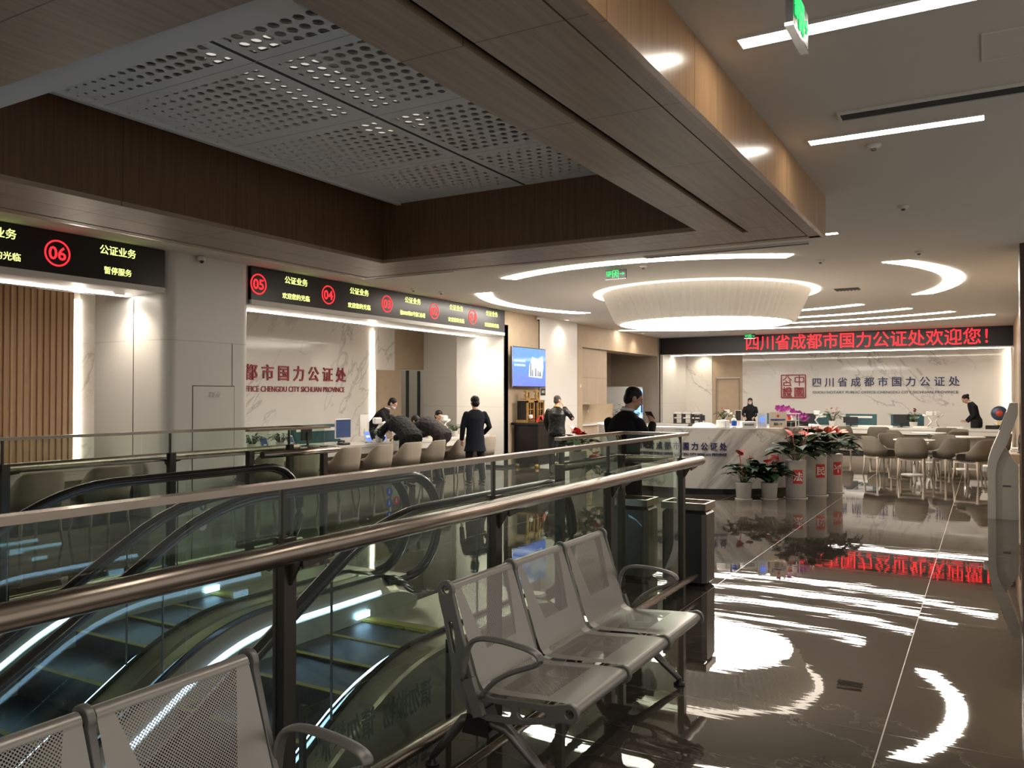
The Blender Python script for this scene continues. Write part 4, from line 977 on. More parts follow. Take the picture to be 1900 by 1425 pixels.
def plant(name, label, cat, loc, pot, nleaf, spread, h, leafL, leafW, flowers=0, fm='flower', leafm='leaf', group=None, heart=True, seed=1, fsize=.09, par_z=0, sign=None, style=None):
    rnd = random.Random(seed)
    if name == 'potted_anthurium': leafL *= 1.35; leafW *= 1.65; fsize *= 1.35; nleaf = int(nleaf * 1.5)
    t = thing(name, label, cat, loc, 0, group)
    r0, r1, ph = pot
    p = MB().lathe([(r0 * .9, 0), (r0, .01), (r1, ph - .01), (r1 * 1.03, ph), (r1 * .9, ph), (r1 * .88, ph - .03), (.01, ph - .03)], n=28).build('pot', 'pot', t)
    if ph > .12: MB().lathe([(r0 * 1.15, 0), (r0 * 1.22, .015), (r0 * 1.1, .016)], n=28, cap=False).build('saucer', 'pot', t)
    b = MB(); st = MB()
    for i in range(nleaf):
        a = rnd.uniform(0, 2 * math.pi); q = rnd.uniform(.25, 1.) ** .7; hh = ph + h * rnd.uniform(.25, .85) * (1.15 - .45 * q)
        tip = Vector((math.cos(a) * spread * q * .55, math.sin(a) * spread * q * .55, hh)); base = Vector((math.cos(a) * .02, math.sin(a) * .02, ph - .03))
        mid = (tip + base) / 2 + Vector((0, 0, h * .12)); st.tube([base, mid, tip], .003, 5)
        d = Vector((math.cos(a), math.sin(a), rnd.uniform(-.2, .6))); k = rnd.uniform(.75, 1.15)
        leaf_verts(b, tip, d, Vector((0, 0, 1)), leafL * k, leafW * k, rnd.uniform(.05, .2), rnd.uniform(.1, .5), heart)
    b.v += []; fo = b.build('foliage', leafm, t); st.build('stems', 'leaf2', t)
    for i in range(flowers):
        a = rnd.uniform(0, 2 * math.pi); q = rnd.uniform(.1, .75); tip = Vector((math.cos(a) * spread * q * .5, math.sin(a) * spread * q * .5, ph + h * rnd.uniform(.78, 1.08)))
        f = MB(); 
        if style == 'orchid':
            for k in range(5):
                aa = 2 * math.pi * k / 5 + a; leaf_verts(f, tip, Vector((math.cos(aa), .35 * math.sin(aa) - .3, math.sin(aa))), Vector((.1, -1, .2)), fsize * .55, fsize * .5, .1, 0, False)
        else:
            aa = rnd.uniform(-2.6, -.5); leaf_verts(f, tip, Vector((math.cos(aa), math.sin(aa) * .8, rnd.uniform(.1, .9))), Vector((0, -.4, 1)), fsize, fsize * .85, .12, .1, True)
            f.tube([tip, tip + Vector((0, -.01, fsize * .55))], [.007, .003], 6)
            f.tube([Vector((0, 0, ph)), tip * .5 + Vector((0, 0, ph * .5)), tip], .003, 5)
        f.build('flower', fm if not (style is None and i % 3 == 2 and fm == 'flower') else 'flower_dark', t)
    if sign:
        ch_, ang, zc_ = sign; r = r1 * .985 + .004; g = MB(); rs = []
        for i in range(9):
            a = R_(ang) + (i - 4) * .115 / .14 * .115 * 1.2
            rs.append([Vector((rr * math.cos(a), rr * math.sin(a), z)) for rr, z in ((r - .006, zc_ - .11), (r + .002, zc_ - .11), (r + .002, zc_ + .11), (r - .006, zc_ + .11))])
        g.rings(rs, sm=False); g.build('red_square', 'red', t)
        me = text_mesh(ch_, .15, 'character', None, .003, .002, 'CENTER')
        for v in me.vertices:
            x_, z_, d_ = v.co.x, v.co.y, v.co.z; a = R_(ang) + x_ / r; rr = r + .006 + d_; v.co = (rr * math.cos(a), rr * math.sin(a), zc_ - .055 + z_)
        me.materials.append(M['white_letter']); o = bpy.data.objects.new('character', me); COL.objects.link(o); o.parent = t
    return t
GA = 'anthuriums around the reception desk'
plant('potted_anthurium', 'small red anthurium in a low white pot, left of two in front of the desk', 'plant', (-3.38, 13.25, 0), (.115, .13, .27), 26, .50, .44, .15, .10, 4, seed=3, fsize=.12, group=GA)
plant('potted_anthurium', 'bushy small red anthurium in a low white pot beside the 法 vase', 'plant', (-3.02, 13.45, 0), (.115, .13, .27), 38, .52, .36, .15, .09, 5, seed=5, fsize=.13, group=GA)
plant('potted_anthurium', 'tall white vase of red anthuriums nearest the low pots, marked 法', 'plant', (-2.68, 13.80, 0), (.155, .165, .62), 26, .60, .38, .17, .12, 4, seed=8, fsize=.14, group=GA, sign=('法', -68, .36))
plant('potted_anthurium', 'middle tall white vase, its anthurium the highest of the row', 'plant', (-2.46, 14.35, 0), (.16, .17, .66), 30, .66, .46, .18, .13, 5, seed=11, fsize=.14, group=GA, sign=('民', -55, .42))
plant('potted_anthurium', 'anthurium with salmon blooms in the rightmost white vase', 'plant', (-2.30, 14.98, 0), (.155, .165, .66), 38, .62, .42, .17, .10, 6, fm='orange', seed=14, fsize=.13, group=GA, sign=('平', -50, .42))
plant('potted_anthurium', 'red anthurium in a tall white vase seen through the railing glass', 'plant', (-6.62, 13.9, 0), (.155, .165, .62), 30, .60, .36, .17, .11, 9, seed=17, fsize=.14, group=GA)
plant('potted_anthurium', 'small red anthurium low behind the railing glass, left of the man with the phone', 'plant', (-5.95, 13.35, 0), (.115, .13, .27), 28, .50, .34, .15, .10, 6, seed=19, fsize=.13, group=GA)
plant('potted_tree', 'dark bushy pot plant in front of the vending machine', 'plant', (-9.98, 24.52, 0), (.14, .17, .4), 150, .8, 1.25, .20, .06, 0, seed=23, heart=False)
GP = 'small desk plants'
for x, y, s_, lb in ((-10.15, 9.86, 31, 'small dark succulent in a white pot near the white column'), (-10.10, 12.35, 33, 'spiky green plant in a white pot between two tablets'), (-10.15, 15.0, 35, 'small green plant near the standing person in the long coat'), (-10.15, 9.25, 36, 'tiny plant beside the column at the left counter')):
    plant('desk_plant', lb, 'plant', (x, y, .766), (.06, .075, .12), 44, .26, .20, .12, .035, 0, seed=s_, group=GP, heart=False)
plant('desk_plant', 'green plant with orange tips at the left end of the far counter', 'plant', (-7.15, 25.6, .766), (.09, .11, .16), 34, .42, .34, .13, .09, 3, fm='orange', seed=41, leafm='leaf2', group=GP)
plant('desk_plant', 'pink flowering plant beside the white desk lamp on the far counter', 'plant', (-3.92, 25.6, .766), (.09, .11, .16), 34, .42, .36, .13, .09, 4, fm='orange', seed=43, leafm='leaf2', group=GP)
plant('desk_plant', 'green plant before the right teal desk screen on the far counter', 'plant', (-1.78, 25.6, .766), (.09, .11, .16), 40, .30, .34, .10, .07, 3, fm='flower_dark', seed=45, leafm='leaf2', group=GP)
plant('orchid', 'magenta orchid in bloom on the round desk', 'plant', (-2.98, 14.50, .741), (.08, .10, .16), 18, .50, .52, .16, .05, 15, fm='orchid', seed=51, fsize=.10, style='orchid')
plant('orchid', 'smaller magenta orchid just right of the tall one on the round desk', 'plant', (-2.76, 14.72, .741), (.08, .10, .14), 14, .36, .46, .16, .05, 9, fm='orchid', seed=53, fsize=.10, style='orchid')
plant('office_plant', 'green plant in the dark back office behind the doorway', 'plant', (-13.3, 17.0, 0), (.14, .17, .5), 60, .6, .8, .16, .06, 0, seed=61, leafm='leaf2', heart=False)

# ------------------------------------------------------------------ things on the counters
def tablet(x, y, z, rz, label, m='bluescreen', w_=.17, h=.22):
    t = thing('tablet_stand', label, 'tablet', (x, y, z), rz, 'service tablets on the left counter'); T = Matrix.Rotation(R_(-22), 4, 'Y')
    MB().bbox(-.012, .0, -w_ / 2, w_ / 2, .015, h + .015, .004, T).build('frame', 'white', t)
    MB().box(.0, .003, -w_ / 2 + .014, w_ / 2 - .014, .035, h - .005, T).build('screen', m, t)
    if m == 'bluescreen':
        b = MB(); [b.box(.003, .0045, -.045 + i * .032, -.02 + i * .032, .11, .145, T) for i in range(3)]; b.build('screen_text', 'vendw', t)
    MB().bar((-.02, 0, .1), (-.09, 0, .0), .06, .01).build('prop', 'white', t)
for x, y, m, lb in ((-10.12, 5.30, 'bluescreen', 'white tablet with blue screen at the left edge of the picture'), (-10.12, 9.52, 'navyscreen', 'white tablet with a dark screen near the column'), (-10.12, 10.10, 'navyscreen', 'white tablet with dull blue screen between two railing posts'), (-10.12, 12.10, 'bluescreen', 'white tablet with blue screen left of the spiky plant'), (-10.14, 12.58, 'bluescreen', 'white tablet with blue screen just right of the spiky plant'), (-10.12, 14.72, 'bluescreen', 'white tablet with blue screen right of the bending customers')):
    tablet(x, y, .766, 0, lb, m)
def monitor(x, y, z, rz, w_, h, label, front='navyscreen', case='white', group=None):
    t = thing('monitor', label, 'monitor', (x, y, z), rz, group)     # screen faces local -y
    MB().bbox(-w_ / 2, w_ / 2, 0, .03, .10, .10 + h, .006).build('case', case, t); MB().box(-w_ / 2 + .012, w_ / 2 - .012, -.003, .0, .115, .088 + h).build('screen', front, t)
    MB().bbox(-.03, .03, .03, .05, .0, .25, .004).build('stand', case, t); MB().bbox(-.11, .11, -.06, .12, 0, .012, .004).build('foot', case, t)
monitor(-10.35, 11.62, .766, R_(90), .42, .36, 'grey blue monitor with white rim standing on the left counter')
monitor(-10.62, 12.5, .766, R_(-70), .5, .42, 'white back of a monitor left of the suited clerk', case='white')
monitor(-10.5, 14.25, .766, R_(-80), .56, .34, 'black monitor behind the bending customers', 'black', 'black')
monitor(-10.45, 10.75, .766, R_(-75), .36, .24, 'black monitor seen through the far railing glass', 'black', 'black')
monitor(-4.55, 25.75, .766, R_(0), .26, .26, 'black monitor right of the magenta orchid', 'black', 'black'); monitor(-3.45, 25.75, .766, 0, .40, .18, 'black monitor before the left teal desk screen', 'black', 'black'); monitor(-2.1, 25.75, .766, 0, .42, .26, 'black monitor before the right teal desk screen', 'black', 'black')
monitor(-6.78, 25.95, .766, R_(28), .20, .34, 'slim monitor in front of the masked receptionist', 'black', 'white')
monitor(-7.95, 25.7, .766, R_(12), .34, .18, 'small black monitor right of the document trays', 'black', 'black')
def desk_screen(x, y, rz, L, label):
    t = thing('desk_screen', label, 'desk screen', (x, y, .766), rz, 'teal desk screens'); MB().bbox(-L / 2, L / 2, 0, .03, .02, .36, .008).build('panel', 'teal', t)
    MB().box(-L / 2 + .12, L / 2 - .12, -.004, 0, .24, .30).build('glass_inset', 'whitem', t); MB().box(-L / 2 + .1, -L / 2 + .14, .0, .03, 0, .02).build('foot', 'white', t); MB().box(L / 2 - .14, L / 2 - .1, .0, .03, 0, .02).build('foot', 'white', t)
desk_screen(-3.2, 26.05, 0, .85, 'teal desk screen on the far counter, middle one behind the tall vases'); desk_screen(-1.97, 26.05, 0, .86, 'teal desk screen on the far counter behind the round tables'); desk_screen(-5.0, 26.05, 0, 1.9, 'long teal desk screen behind the round desk')
desk_screen(-10.7, 11.3, R_(90), 1.3, 'teal desk screen behind the grey blue monitor on the left counter')
t = thing('calendar_card', 'white and green standing card on the left counter by the clerk', 'card', (-10.1, 12.92, .766)); T = Matrix.Rotation(R_(-12), 4, 'Y')
MB().box(-.006, 0, -.13, .13, 0, .25, T).build('card', 'paper', t); MB().box(0, .002, -.13, .13, .0, .07, T).build('green_band', 'greenp', t)
for k, s in enumerate(('温馨提示', '请取号')): o = lettering(s, .06, (-.012 - .02 * (1 - k) + .03, -.1, .18 - k * .075), '+x', 'grey_letter', t, width=.18 - k * .04)
t = thing('acrylic_box', 'clear acrylic box on the left counter beside the column', 'box', (-10.35, 9.45, .766)); b = MB(); [b.box(*q) for q in ((-.16, .16, -.2, -.195, 0, .36), (-.16, .16, .195, .2, 0, .36), (-.16, -.155, -.195, .195, 0, .36), (.155, .16, -.195, .195, 0, .36), (-.16, .16, -.2, .2, .36, .365))]; b.build('case', 'clear', t)
t = thing('desk_phone', 'black phone and papers near the grey blue monitor', 'phone', (-10.1, 11.35, .766)); MB().bbox(-.08, .08, -.1, .1, 0, .04, .01).build('base', 'black', t); MB().tube([(-.06, -.08, .06), (-.06, 0, .07), (-.06, .08, .06)], .02, 8).build('handset', 'black', t)
def swing_lamp(x, y, z, rz, label):
    t = thing('desk_scanner', label, 'document camera', (x, y, z), rz, 'white document cameras')
    MB().bbox(-.1, .1, -.1, .1, 0, .03, .008).build('base', 'white', t)
    MB().tube([(0, 0, .03), (-.10, 0, .18), (.0, 0, .30)], .026, 10).build('arm', 'white', t); MB().tube([(.0, 0, .30), (.12, -.02, .36)], .03, 10).build('joint', 'white', t); MB().bbox(-.14, .04, -.05, .05, .33, .46, .02).build('head', 'white', t)
for x, y, z, rz, lb in ((-6.98, 25.55, .766, 0, 'white document camera beside the masked receptionist'), (-4.30, 25.55, .766, 0, 'white document camera left of the pink flowering plant'), (-1.42, 25.5, .766, 180, 'white document camera on the far counter behind the nearest round table'), (-1.15, 25.6, .766, 40, 'second white document camera next to the bending woman'), (-10.5, 12.85, .766, 70, 'white document camera near the suited clerk'), (-10.35, 14.95, .766, 90, 'thin armed document camera near the white pier')): swing_lamp(x, y, z, R_(rz), lb)
t = thing('document_tray', 'grey document tray rack at the left end of the far counter', 'document tray', (-8.3, 25.8, .766))
for i in range(3):
    b = MB(); x_ = -.5 + i * .3; b.box(x_, x_ + .28, -.15, .15, .0, .012); b.box(x_, x_ + .28, -.15, .15, .15, .162); b.box(x_, x_ + .28, -.15, .15, .30, .312); b.box(x_, x_ + .012, -.15, .15, .012, .30); b.box(x_ + .268, x_ + .28, -.15, .15, .012, .30); b.build('tray', 'vent', t)
    b = MB(); b.box(x_ + .02, x_ + .26, -.13, .13, .165, .20); b.box(x_ + .02, x_ + .26, -.13, .13, .315, .36); b.build('papers', 'paper', t)
for x, w_, lb in ((-2.55, .5, 'stack of white papers left of the right black monitor'), (-1.6, .36, 'white card box on the far counter before the plant'), (-.75, .4, 'papers in front of the bending woman'), (-3.0, .4, 'white papers beside the left black monitor')):
    t = thing('paper_stack', lb, 'papers', (x, 25.42, .766), R_(4), 'paper stacks on the far counter'); MB().box(-w_ / 2, w_ / 2, -.1, .1, 0, .05).build('sheets', 'paper', t)
t = thing('globe_ornament', 'dark blue and red round ornament at the right end of the far counter', 'ornament', (.30, 25.75, .766))
MB().bbox(-.10, .10, -.06, .06, 0, .10, .01).build('base', 'blackwood', t); MB().bbox(-.06, .06, -.05, .05, .10, .22, .01).build('plinth', 'cream', t); MB().ball((0, 0, .42), (.20, .10, .20), 20, 12).build('disc', 'clock', t); MB().ball((0, -.075, .42), (.09, .05, .09), 14, 8).build('centre', 'clockred', t)
t = thing('printer', 'black box shaped printer at the right end of the far counter', 'printer', (.12, 25.5, .766)); MB().bbox(-.15, .15, -.1, .1, 0, .10, .01).build('body', 'black', t)
# on the round desk: stand on the top ring at z=1.126
zt = 1.126
t = thing('tissue_box', 'white box beside the hand sanitizer on the round desk', 'box', (-3.83, 13.68, zt), R_(-25)); MB().bbox(-.10, .10, -.06, .06, 0, .12, .006).build('box', 'white', t)
t = thing('hand_sanitizer', 'white pump bottle with a blue label on the round desk', 'bottle', (-3.66, 13.74, zt)); MB().lathe([(.042, 0), (.045, .01), (.045, .12), (.03, .15), (.015, .155)], n=20).build('bottle', 'white', t); MB().lathe([(.0455, .03), (.0455, .11)], n=20, cap=False).build('label', 'blue', t)
b = MB(); b.tube([(0, 0, .155), (0, 0, .20)], .008, 8); b.tube([(0, 0, .20), (.0, -.045, .195)], .007, 8); b.build('pump', 'white', t)
t = thing('card_box', 'white card tray right of the pump bottle on the round desk', 'box', (-3.46, 13.86, zt), R_(35)); MB().bbox(-.12, .12, -.07, .07, 0, .10, .005).build('box', 'whitem', t); lettering('便民服务', .04, (-.09, -.072, .035), '-y', 'grey_letter', t, width=.17)
t = thing('notice_sheet', 'pale blue printed sheet standing on the round desk', 'notice', (-3.25, 13.97, zt), R_(40)); MB().box(-.085, .085, 0, .006, 0, .24).build('sheet', pbr('pale_blue_sheet', (.55, .60, .72), .6), t); b = MB(); b.prism(circ(0, .13, .05, 20), 'y', -.003, 0); b.build('round_mark', 'bluescreen', t)
t = thing('notice_card', 'cream standing card with a small red emblem on the round desk', 'notice', (-3.02, 14.10, zt), R_(42)); MB().box(-.16, .16, 0, .006, 0, .26).build('card', pbr('cream_card', (.62, .54, .44), .6), t)
b = MB(); b.box(-.02, .02, -.003, 0, .17, .21); b.build('red_emblem', 'red', t); lettering('满意一下', .05, (-.08, -.004, .04), '-y', 'grey_letter', t, width=.16); lettering('四川省成都市国力公证处', .03, (-.13, -.004, .12), '-y', 'blue', t, width=.26)
t = thing('display_rack', 'small white and pink tiered rack on the round desk', 'rack', (-2.86, 14.35, zt), R_(40))
b = MB(); b.box(-.14, .14, -.06, .06, .22, .235); b.box(-.12, .12, -.05, .05, .11, .12); b.box(-.12, .12, -.05, .05, .0, .01); b.box(-.12, -.11, -.05, -.04, .0, .22); b.box(.11, .12, -.05, -.04, .0, .22); b.box(-.12, -.11, .04, .05, .0, .22); b.box(.11, .12, .04, .05, .0, .22); b.build('shelves', 'white', t)
for i, (x_, z_, m) in enumerate(((-.06, .01, 'black'), (.03, .01, 'black'), (-.05, .12, 'orange'), (.05, .12, 'paper'))): MB().bbox(x_ - .03, x_ + .03, -.03, .03, z_, z_ + .07, .004).build('goods', m, t)
t = thing('monitor', 'black monitor on the round desk behind the tiered rack', 'monitor', (-2.93, 14.95, .742), R_(200)); MB().bbox(-.24, .24, 0, .03, .16, .48, .006).build('case', 'black', t); MB().bbox(-.03, .03, .0, .03, .0, .16, .004).build('stand', 'black', t); MB().bbox(-.1, .1, -.06, .12, 0, .012, .004).build('foot', 'black', t)
t = thing('reception_chair', 'taupe rounded chair back showing behind the round desk', 'chair', (-4.9, 16.2, 0), R_(10)); MB().bbox(-.24, .24, -.22, .22, .42, .50, .04).build('seat', 'chair', t); b = MB()
rs = []
for i in range(13):
    a = R_(-80 + 160 * i / 12); x_, y_ = .27 * math.sin(a), -.25 * math.cos(a); h = 1.13 - .18 * (abs(a) / 1.4) ** 3; rs.append([Vector((x_, y_, .5)), Vector((x_ * 1.02, y_ * 1.02, h)), Vector((x_ * .9, y_ * .9, h)), Vector((x_ * .88, y_ * .88, .5))])
b.rings(rs); b.build('backrest', 'chair', t); MB().lathe([(.03, 0.05), (.03, .42)], n=12).build('column', 'steel_light', t); MB().lathe([(.26, 0), (.26, .03), (.04, .05)], n=24).build('base', 'steel_light', t)

# ------------------------------------------------------------------ lacquer table with gilded shrine
t = thing('lacquer_cabinet', 'black lacquer cabinet against the beige wall under the television', 'cabinet', (-9.2, 16.95, 0))
MB().bbox(-.32, .32, -.42, .62, .10, .98, .01).build('body', 'blackwood', t); MB().bbox(-.36, .36, -.50, .70, .98, 1.04, .01).build('top', 'blackwood', t)
b = MB(); b.box(.32, .33, .10, .55, .70, .92); b.build('drawer', 'gold', t); MB().box(.32, .33, .12, .52, .2, .66).build('door', 'black', t); b = MB(); b.box(.33, .335, .2, .26, .24, .62); b.box(.33, .335, .38, .44, .24, .62); b.build('carving', 'cream', t)
for x in (-.25, .25):
    for y in (-.36, .56): MB().ball((x, y, .05), .055, 10, 7).build('foot', 'gold', t)
for k, (y, lb) in enumerate(((16.72, 'left gilded shrine box on the black cabinet'), (17.20, 'right gilded shrine box on the black cabinet'))):
    t = thing('gilded_shrine', lb, 'shrine', (-9.3, y, 1.04)); MB().box(-.16, .14, -.19, .19, 0, .06).build('base', 'gold', t)
    b = MB(); b.box(-.14, .10, -.17, .17, .06, .50); b.build('cabinet', 'blackwood', t)
    b = MB()
    for yy in (-.17, .13): b.box(.10, .14, yy, yy + .04, .06, .50)
    b.box(.10, .14, -.17, .17, .46, .52); b.box(.10, .12, -.012, .012, .06, .46)
    for i in range(14): b.ball((.115, -.13 + (i % 7) * .042, .14 + (i // 7) * .16), .013, 6, 4)
    b.build('carved_front', 'gold', t)
    b = MB(); b.box(-.10, .06, -.09, .09, .52, .56); b.box(.02, .05, -.09, -.06, .56, .70); b.box(.02, .05, .06, .09, .56, .70); b.box(-.02, .06, -.10, .10, .70, .74); b.ball((.0, 0, .62), (.04, .04, .06)); b.build('crest', 'gold', t)
t = thing('red_cloth', 'crumpled red cloth draped on the black cabinet before the shrines', 'cloth', (-9.0, 17.0, 1.045)); b = MB(); rnd = random.Random(4); n = 16; g = []
for i in range(n + 1):
    g.append([Vector((-.07 + .26 * j / 8, -.45 + .95 * i / n + rnd.uniform(-.02, .02), max(0.004, .06 + .05 * math.sin(i * 1.1 + j) + rnd.uniform(-.03, .05) + (.10 if 8 < i < 14 else 0)))) for j in range(9)])
b.v = [v for r in g for v in r]; b.v = [tuple(v) for v in b.v]; b.f = [(i * 9 + j, i * 9 + j + 1, i * 9 + j + 10, i * 9 + j + 9) for i in range(n) for j in range(8)]; b.sm = [True] * len(b.f); b.build('cloth', 'red', t)
t = thing('incense_burner', 'small white pot before the gilded shrines', 'pot', (-9.12, 16.62, 1.12)); MB().lathe([(.03, 0), (.05, .03), (.045, .09), (.04, .1)], n=16).build('bowl', 'white', t)

# ------------------------------------------------------------------ queue kiosk and side table on the right
t = thing('queue_kiosk', 'light grey self service kiosk with a slanted screen at the right edge', 'kiosk', (0, 12.8, 0))
P_ = [(.005, 0), (.10, 0), (.10, .62), (.115, .75), (.16, .86), (.24, 1.02), (.36, 1.40), (.365, 1.56), (.27, 1.56), (.24, 1.46), (.14, 1.15), (.055, .93), (.015, .78), (.005, .65)]
MB().prism(P_, 'y', .0, .42).build('screen_frame', 'kiosk', t)
MB().prism([(.10, 0), (.36, 0), (.36, .72), (.21, .97), (.16, .86), (.115, .75), (.10, .62)], 'y', .03, .39).build('cabinet', 'kiosk', t)
MB().prism([(.155, 1.19), (.145, 1.195), (.225, 1.43), (.235, 1.43)], 'y', .05, .37).build('screen', 'black', t)
MB().bbox(-.05, .01, .08, .34, .62, .70, .01).build('ticket_tray', 'kiosk', t); MB().box(.18, .27, .022, .031, .44, .455).build('slot', 'vent', t)
t = thing('side_table', 'light wooden side table at the right wall behind the kiosk', 'table', (.47, 14.6, 0)); MB().bbox(-.17, .17, -.5, .5, .66, .80, .006).build('tabletop', 'cabinet', t)
for x in (-.14, .14):
    for y in (-.45, .45): MB().box(x - .02, x + .02, y - .02, y + .02, 0, .66).build('leg', 'cabinet', t)
t = thing('wire_basket', 'black looped wire stand on the side table', 'stand', (.46, 14.35, .80)); MB().lathe([(.07, 0), (.07, .02), (.02, .03)], n=16).build('base', 'black', t)
for k in range(3): MB().tube([(.05 * math.cos(a) , .05 * math.sin(a) + (k - 1) * .03, .17 + .14 * math.sin(a * 1.0 + k)) for a in [2 * math.pi * i / 20 for i in range(20)]], .009, 6, closed=True).build('loop', 'black', t)
t = thing('paper_tray', 'white paper tray on the side table', 'tray', (.38, 14.75, .80)); MB().bbox(-.07, .07, -.12, .12, 0, .03, .004).build('tray', 'white', t); MB().bbox(-.06, .06, -.1, .1, .035, .06, .004).build('papers', 'paper', t)

# ------------------------------------------------------------------ people
def V(*a): return Vector(a)
def limb(b, pts, rad, n=14, flat=1., side=None):
    # closed tapered tube with rounded ends
    pts = [Vector(p) for p in pts]; K = len(pts); rs = []
    def ringat(c, t, r):
        sd = (side or Vector((1, 0, 0))); sd = (sd - t * sd.dot(t))
        if sd.length < 1e-3: sd = Vector((0, 1, 0)) - t * t.y
        sd.normalize(); u = t.cross(sd)
        return [c + sd * math.cos(2 * math.pi * j / n) * r + u * math.sin(2 * math.pi * j / n) * r * flat for j in range(n)]
    t0 = (pts[1] - pts[0]).normalized(); t1 = (pts[-1] - pts[-2]).normalized()
    for a in (80, 50, 20): rs.append(ringat(pts[0] - t0 * rad[0] * math.sin(R_(a)), t0, rad[0] * math.cos(R_(a))))
    for i, p in enumerate(pts):
        t = ((pts[min(K - 1, i + 1)] - pts[max(0, i - 1)])).normalized(); rs.append(ringat(p, t, rad[i]))
    for a in (20, 50, 80): rs.append(ringat(pts[-1] + t1 * rad[-1] * math.sin(R_(a)), t1, rad[-1] * math.cos(R_(a))))
    b.rings(rs); return b
def trunk(b, secs, n=20):
    # secs: (centre, half width x, half depth along dirv, normal direction of the section)
    rs = []
    for c, wx, wy, t in secs:
        t = Vector(t).normalized(); sd = Vector((1, 0, 0)); u = t.cross(sd).normalized()
        rs.append([Vector(c) + sd * wx * math.copysign(abs(math.cos(a)) ** .85, math.cos(a)) + u * wy * math.copysign(abs(math.sin(a)) ** .85, math.sin(a)) for a in [2 * math.pi * j / n for j in range(n)]])
    b.rings(rs); return b
def blob(b, name, m, parent, vox=.012, smooth=4, bump=None):
    me = b.mesh('tmp'); o = bpy.data.objects.new('tmp', me); COL.objects.link(o)
    r = o.modifiers.new('r', 'REMESH'); r.mode = 'VOXEL'; r.voxel_size = vox
    s = o.modifiers.new('s', 'SMOOTH'); s.iterations = smooth; s.factor = .5
    if bump:
        tx = bpy.data.textures.new('folds', 'CLOUDS'); tx.noise_scale = bump[0]; d = o.modifiers.new('d', 'DISPLACE'); d.texture = tx; d.strength = bump[1]; d.mid_level = .5
    dg = bpy.context.evaluated_depsgraph_get(); dg.update()
    m2 = bpy.data.meshes.new_from_object(o.evaluated_get(dg)); bpy.data.objects.remove(o)
    m2.name = name; m2.polygons.foreach_set('use_smooth', [True] * len(m2.polygons)); m2.materials.clear(); m2.materials.append(M[m])
    q = bpy.data.objects.new(name, m2); COL.objects.link(q); q.parent = parent; return q
def head(b, T, s=1.):
    def A(c, r): b.ball((0, 0, 0), 1, 16, 12, T @ Matrix.Translation(Vector(c) * s) @ Matrix.Diagonal((*(Vector(r) * s), 1)))
    A((0, 0, .02), (.074, .092, .098)); A((0, .030, -.045), (.058, .060, .060)); A((0, .058, -.085), (.030, .026, .022))   # skull, jaw, chin
    A((0, .098, -.012), (.013, .022, .026)); A((0, .103, -.026), (.019, .015, .011))          # nose
    A((0, .083, -.058), (.024, .012, .010)); A((0, .080, .028), (.055, .018, .012))         # lips, brow
    for x in (-1, 1): A((x * .076, -.004, -.008), (.010, .020, .032)); A((x * .030, .085, .006), (.012, .008, .008)); A((x * .04, .07, -.028), (.02, .016, .018))
def hand(b, w_, d, side, s=1., curl=.5, pn=Vector((0, 0, -1))):
    # palm from wrist w_ along direction d, five separate fingers curling towards pn
    d = d.normalized(); pn = (pn - d * pn.dot(d)).normalized(); x = d.cross(pn).normalized() * side
    limb(b, [w_, w_ + d * .05 * s, w_ + d * .085 * s], [.026 * s, .036 * s, .034 * s], 12, .45, side=x)
    for k, (o, L) in enumerate(((-.028, .066), (-.010, .078), (.010, .074), (.028, .058))):
        p = w_ + d * .085 * s + x * o * s; q = p + (d * math.cos(curl) + pn * math.sin(curl)) * L * .45 * s; r = q + (d * math.cos(curl * 2) + pn * math.sin(curl * 2)) * L * .35 * s; e = r + (d * math.cos(curl * 2.8) + pn * math.sin(curl * 2.8)) * L * .25 * s
        limb(b, [p, q, r, e], [.0092 * s, .009 * s, .008 * s, .007 * s], 8, side=x)
    p = w_ + d * .03 * s - x * .03 * s; limb(b, [p, p + (d * .6 - x * .7 + pn * .3).normalized() * .035 * s, p + (d * .95 - x * .4 + pn * .5).normalized() * .066 * s], [.012 * s, .011 * s, .009 * s], 8)
def rotT(c, pitch=0, yaw=0, roll=0): return Matrix.Translation(c) @ Euler((R_(pitch), R_(roll), R_(yaw)), 'XYZ').to_matrix().to_4x4()

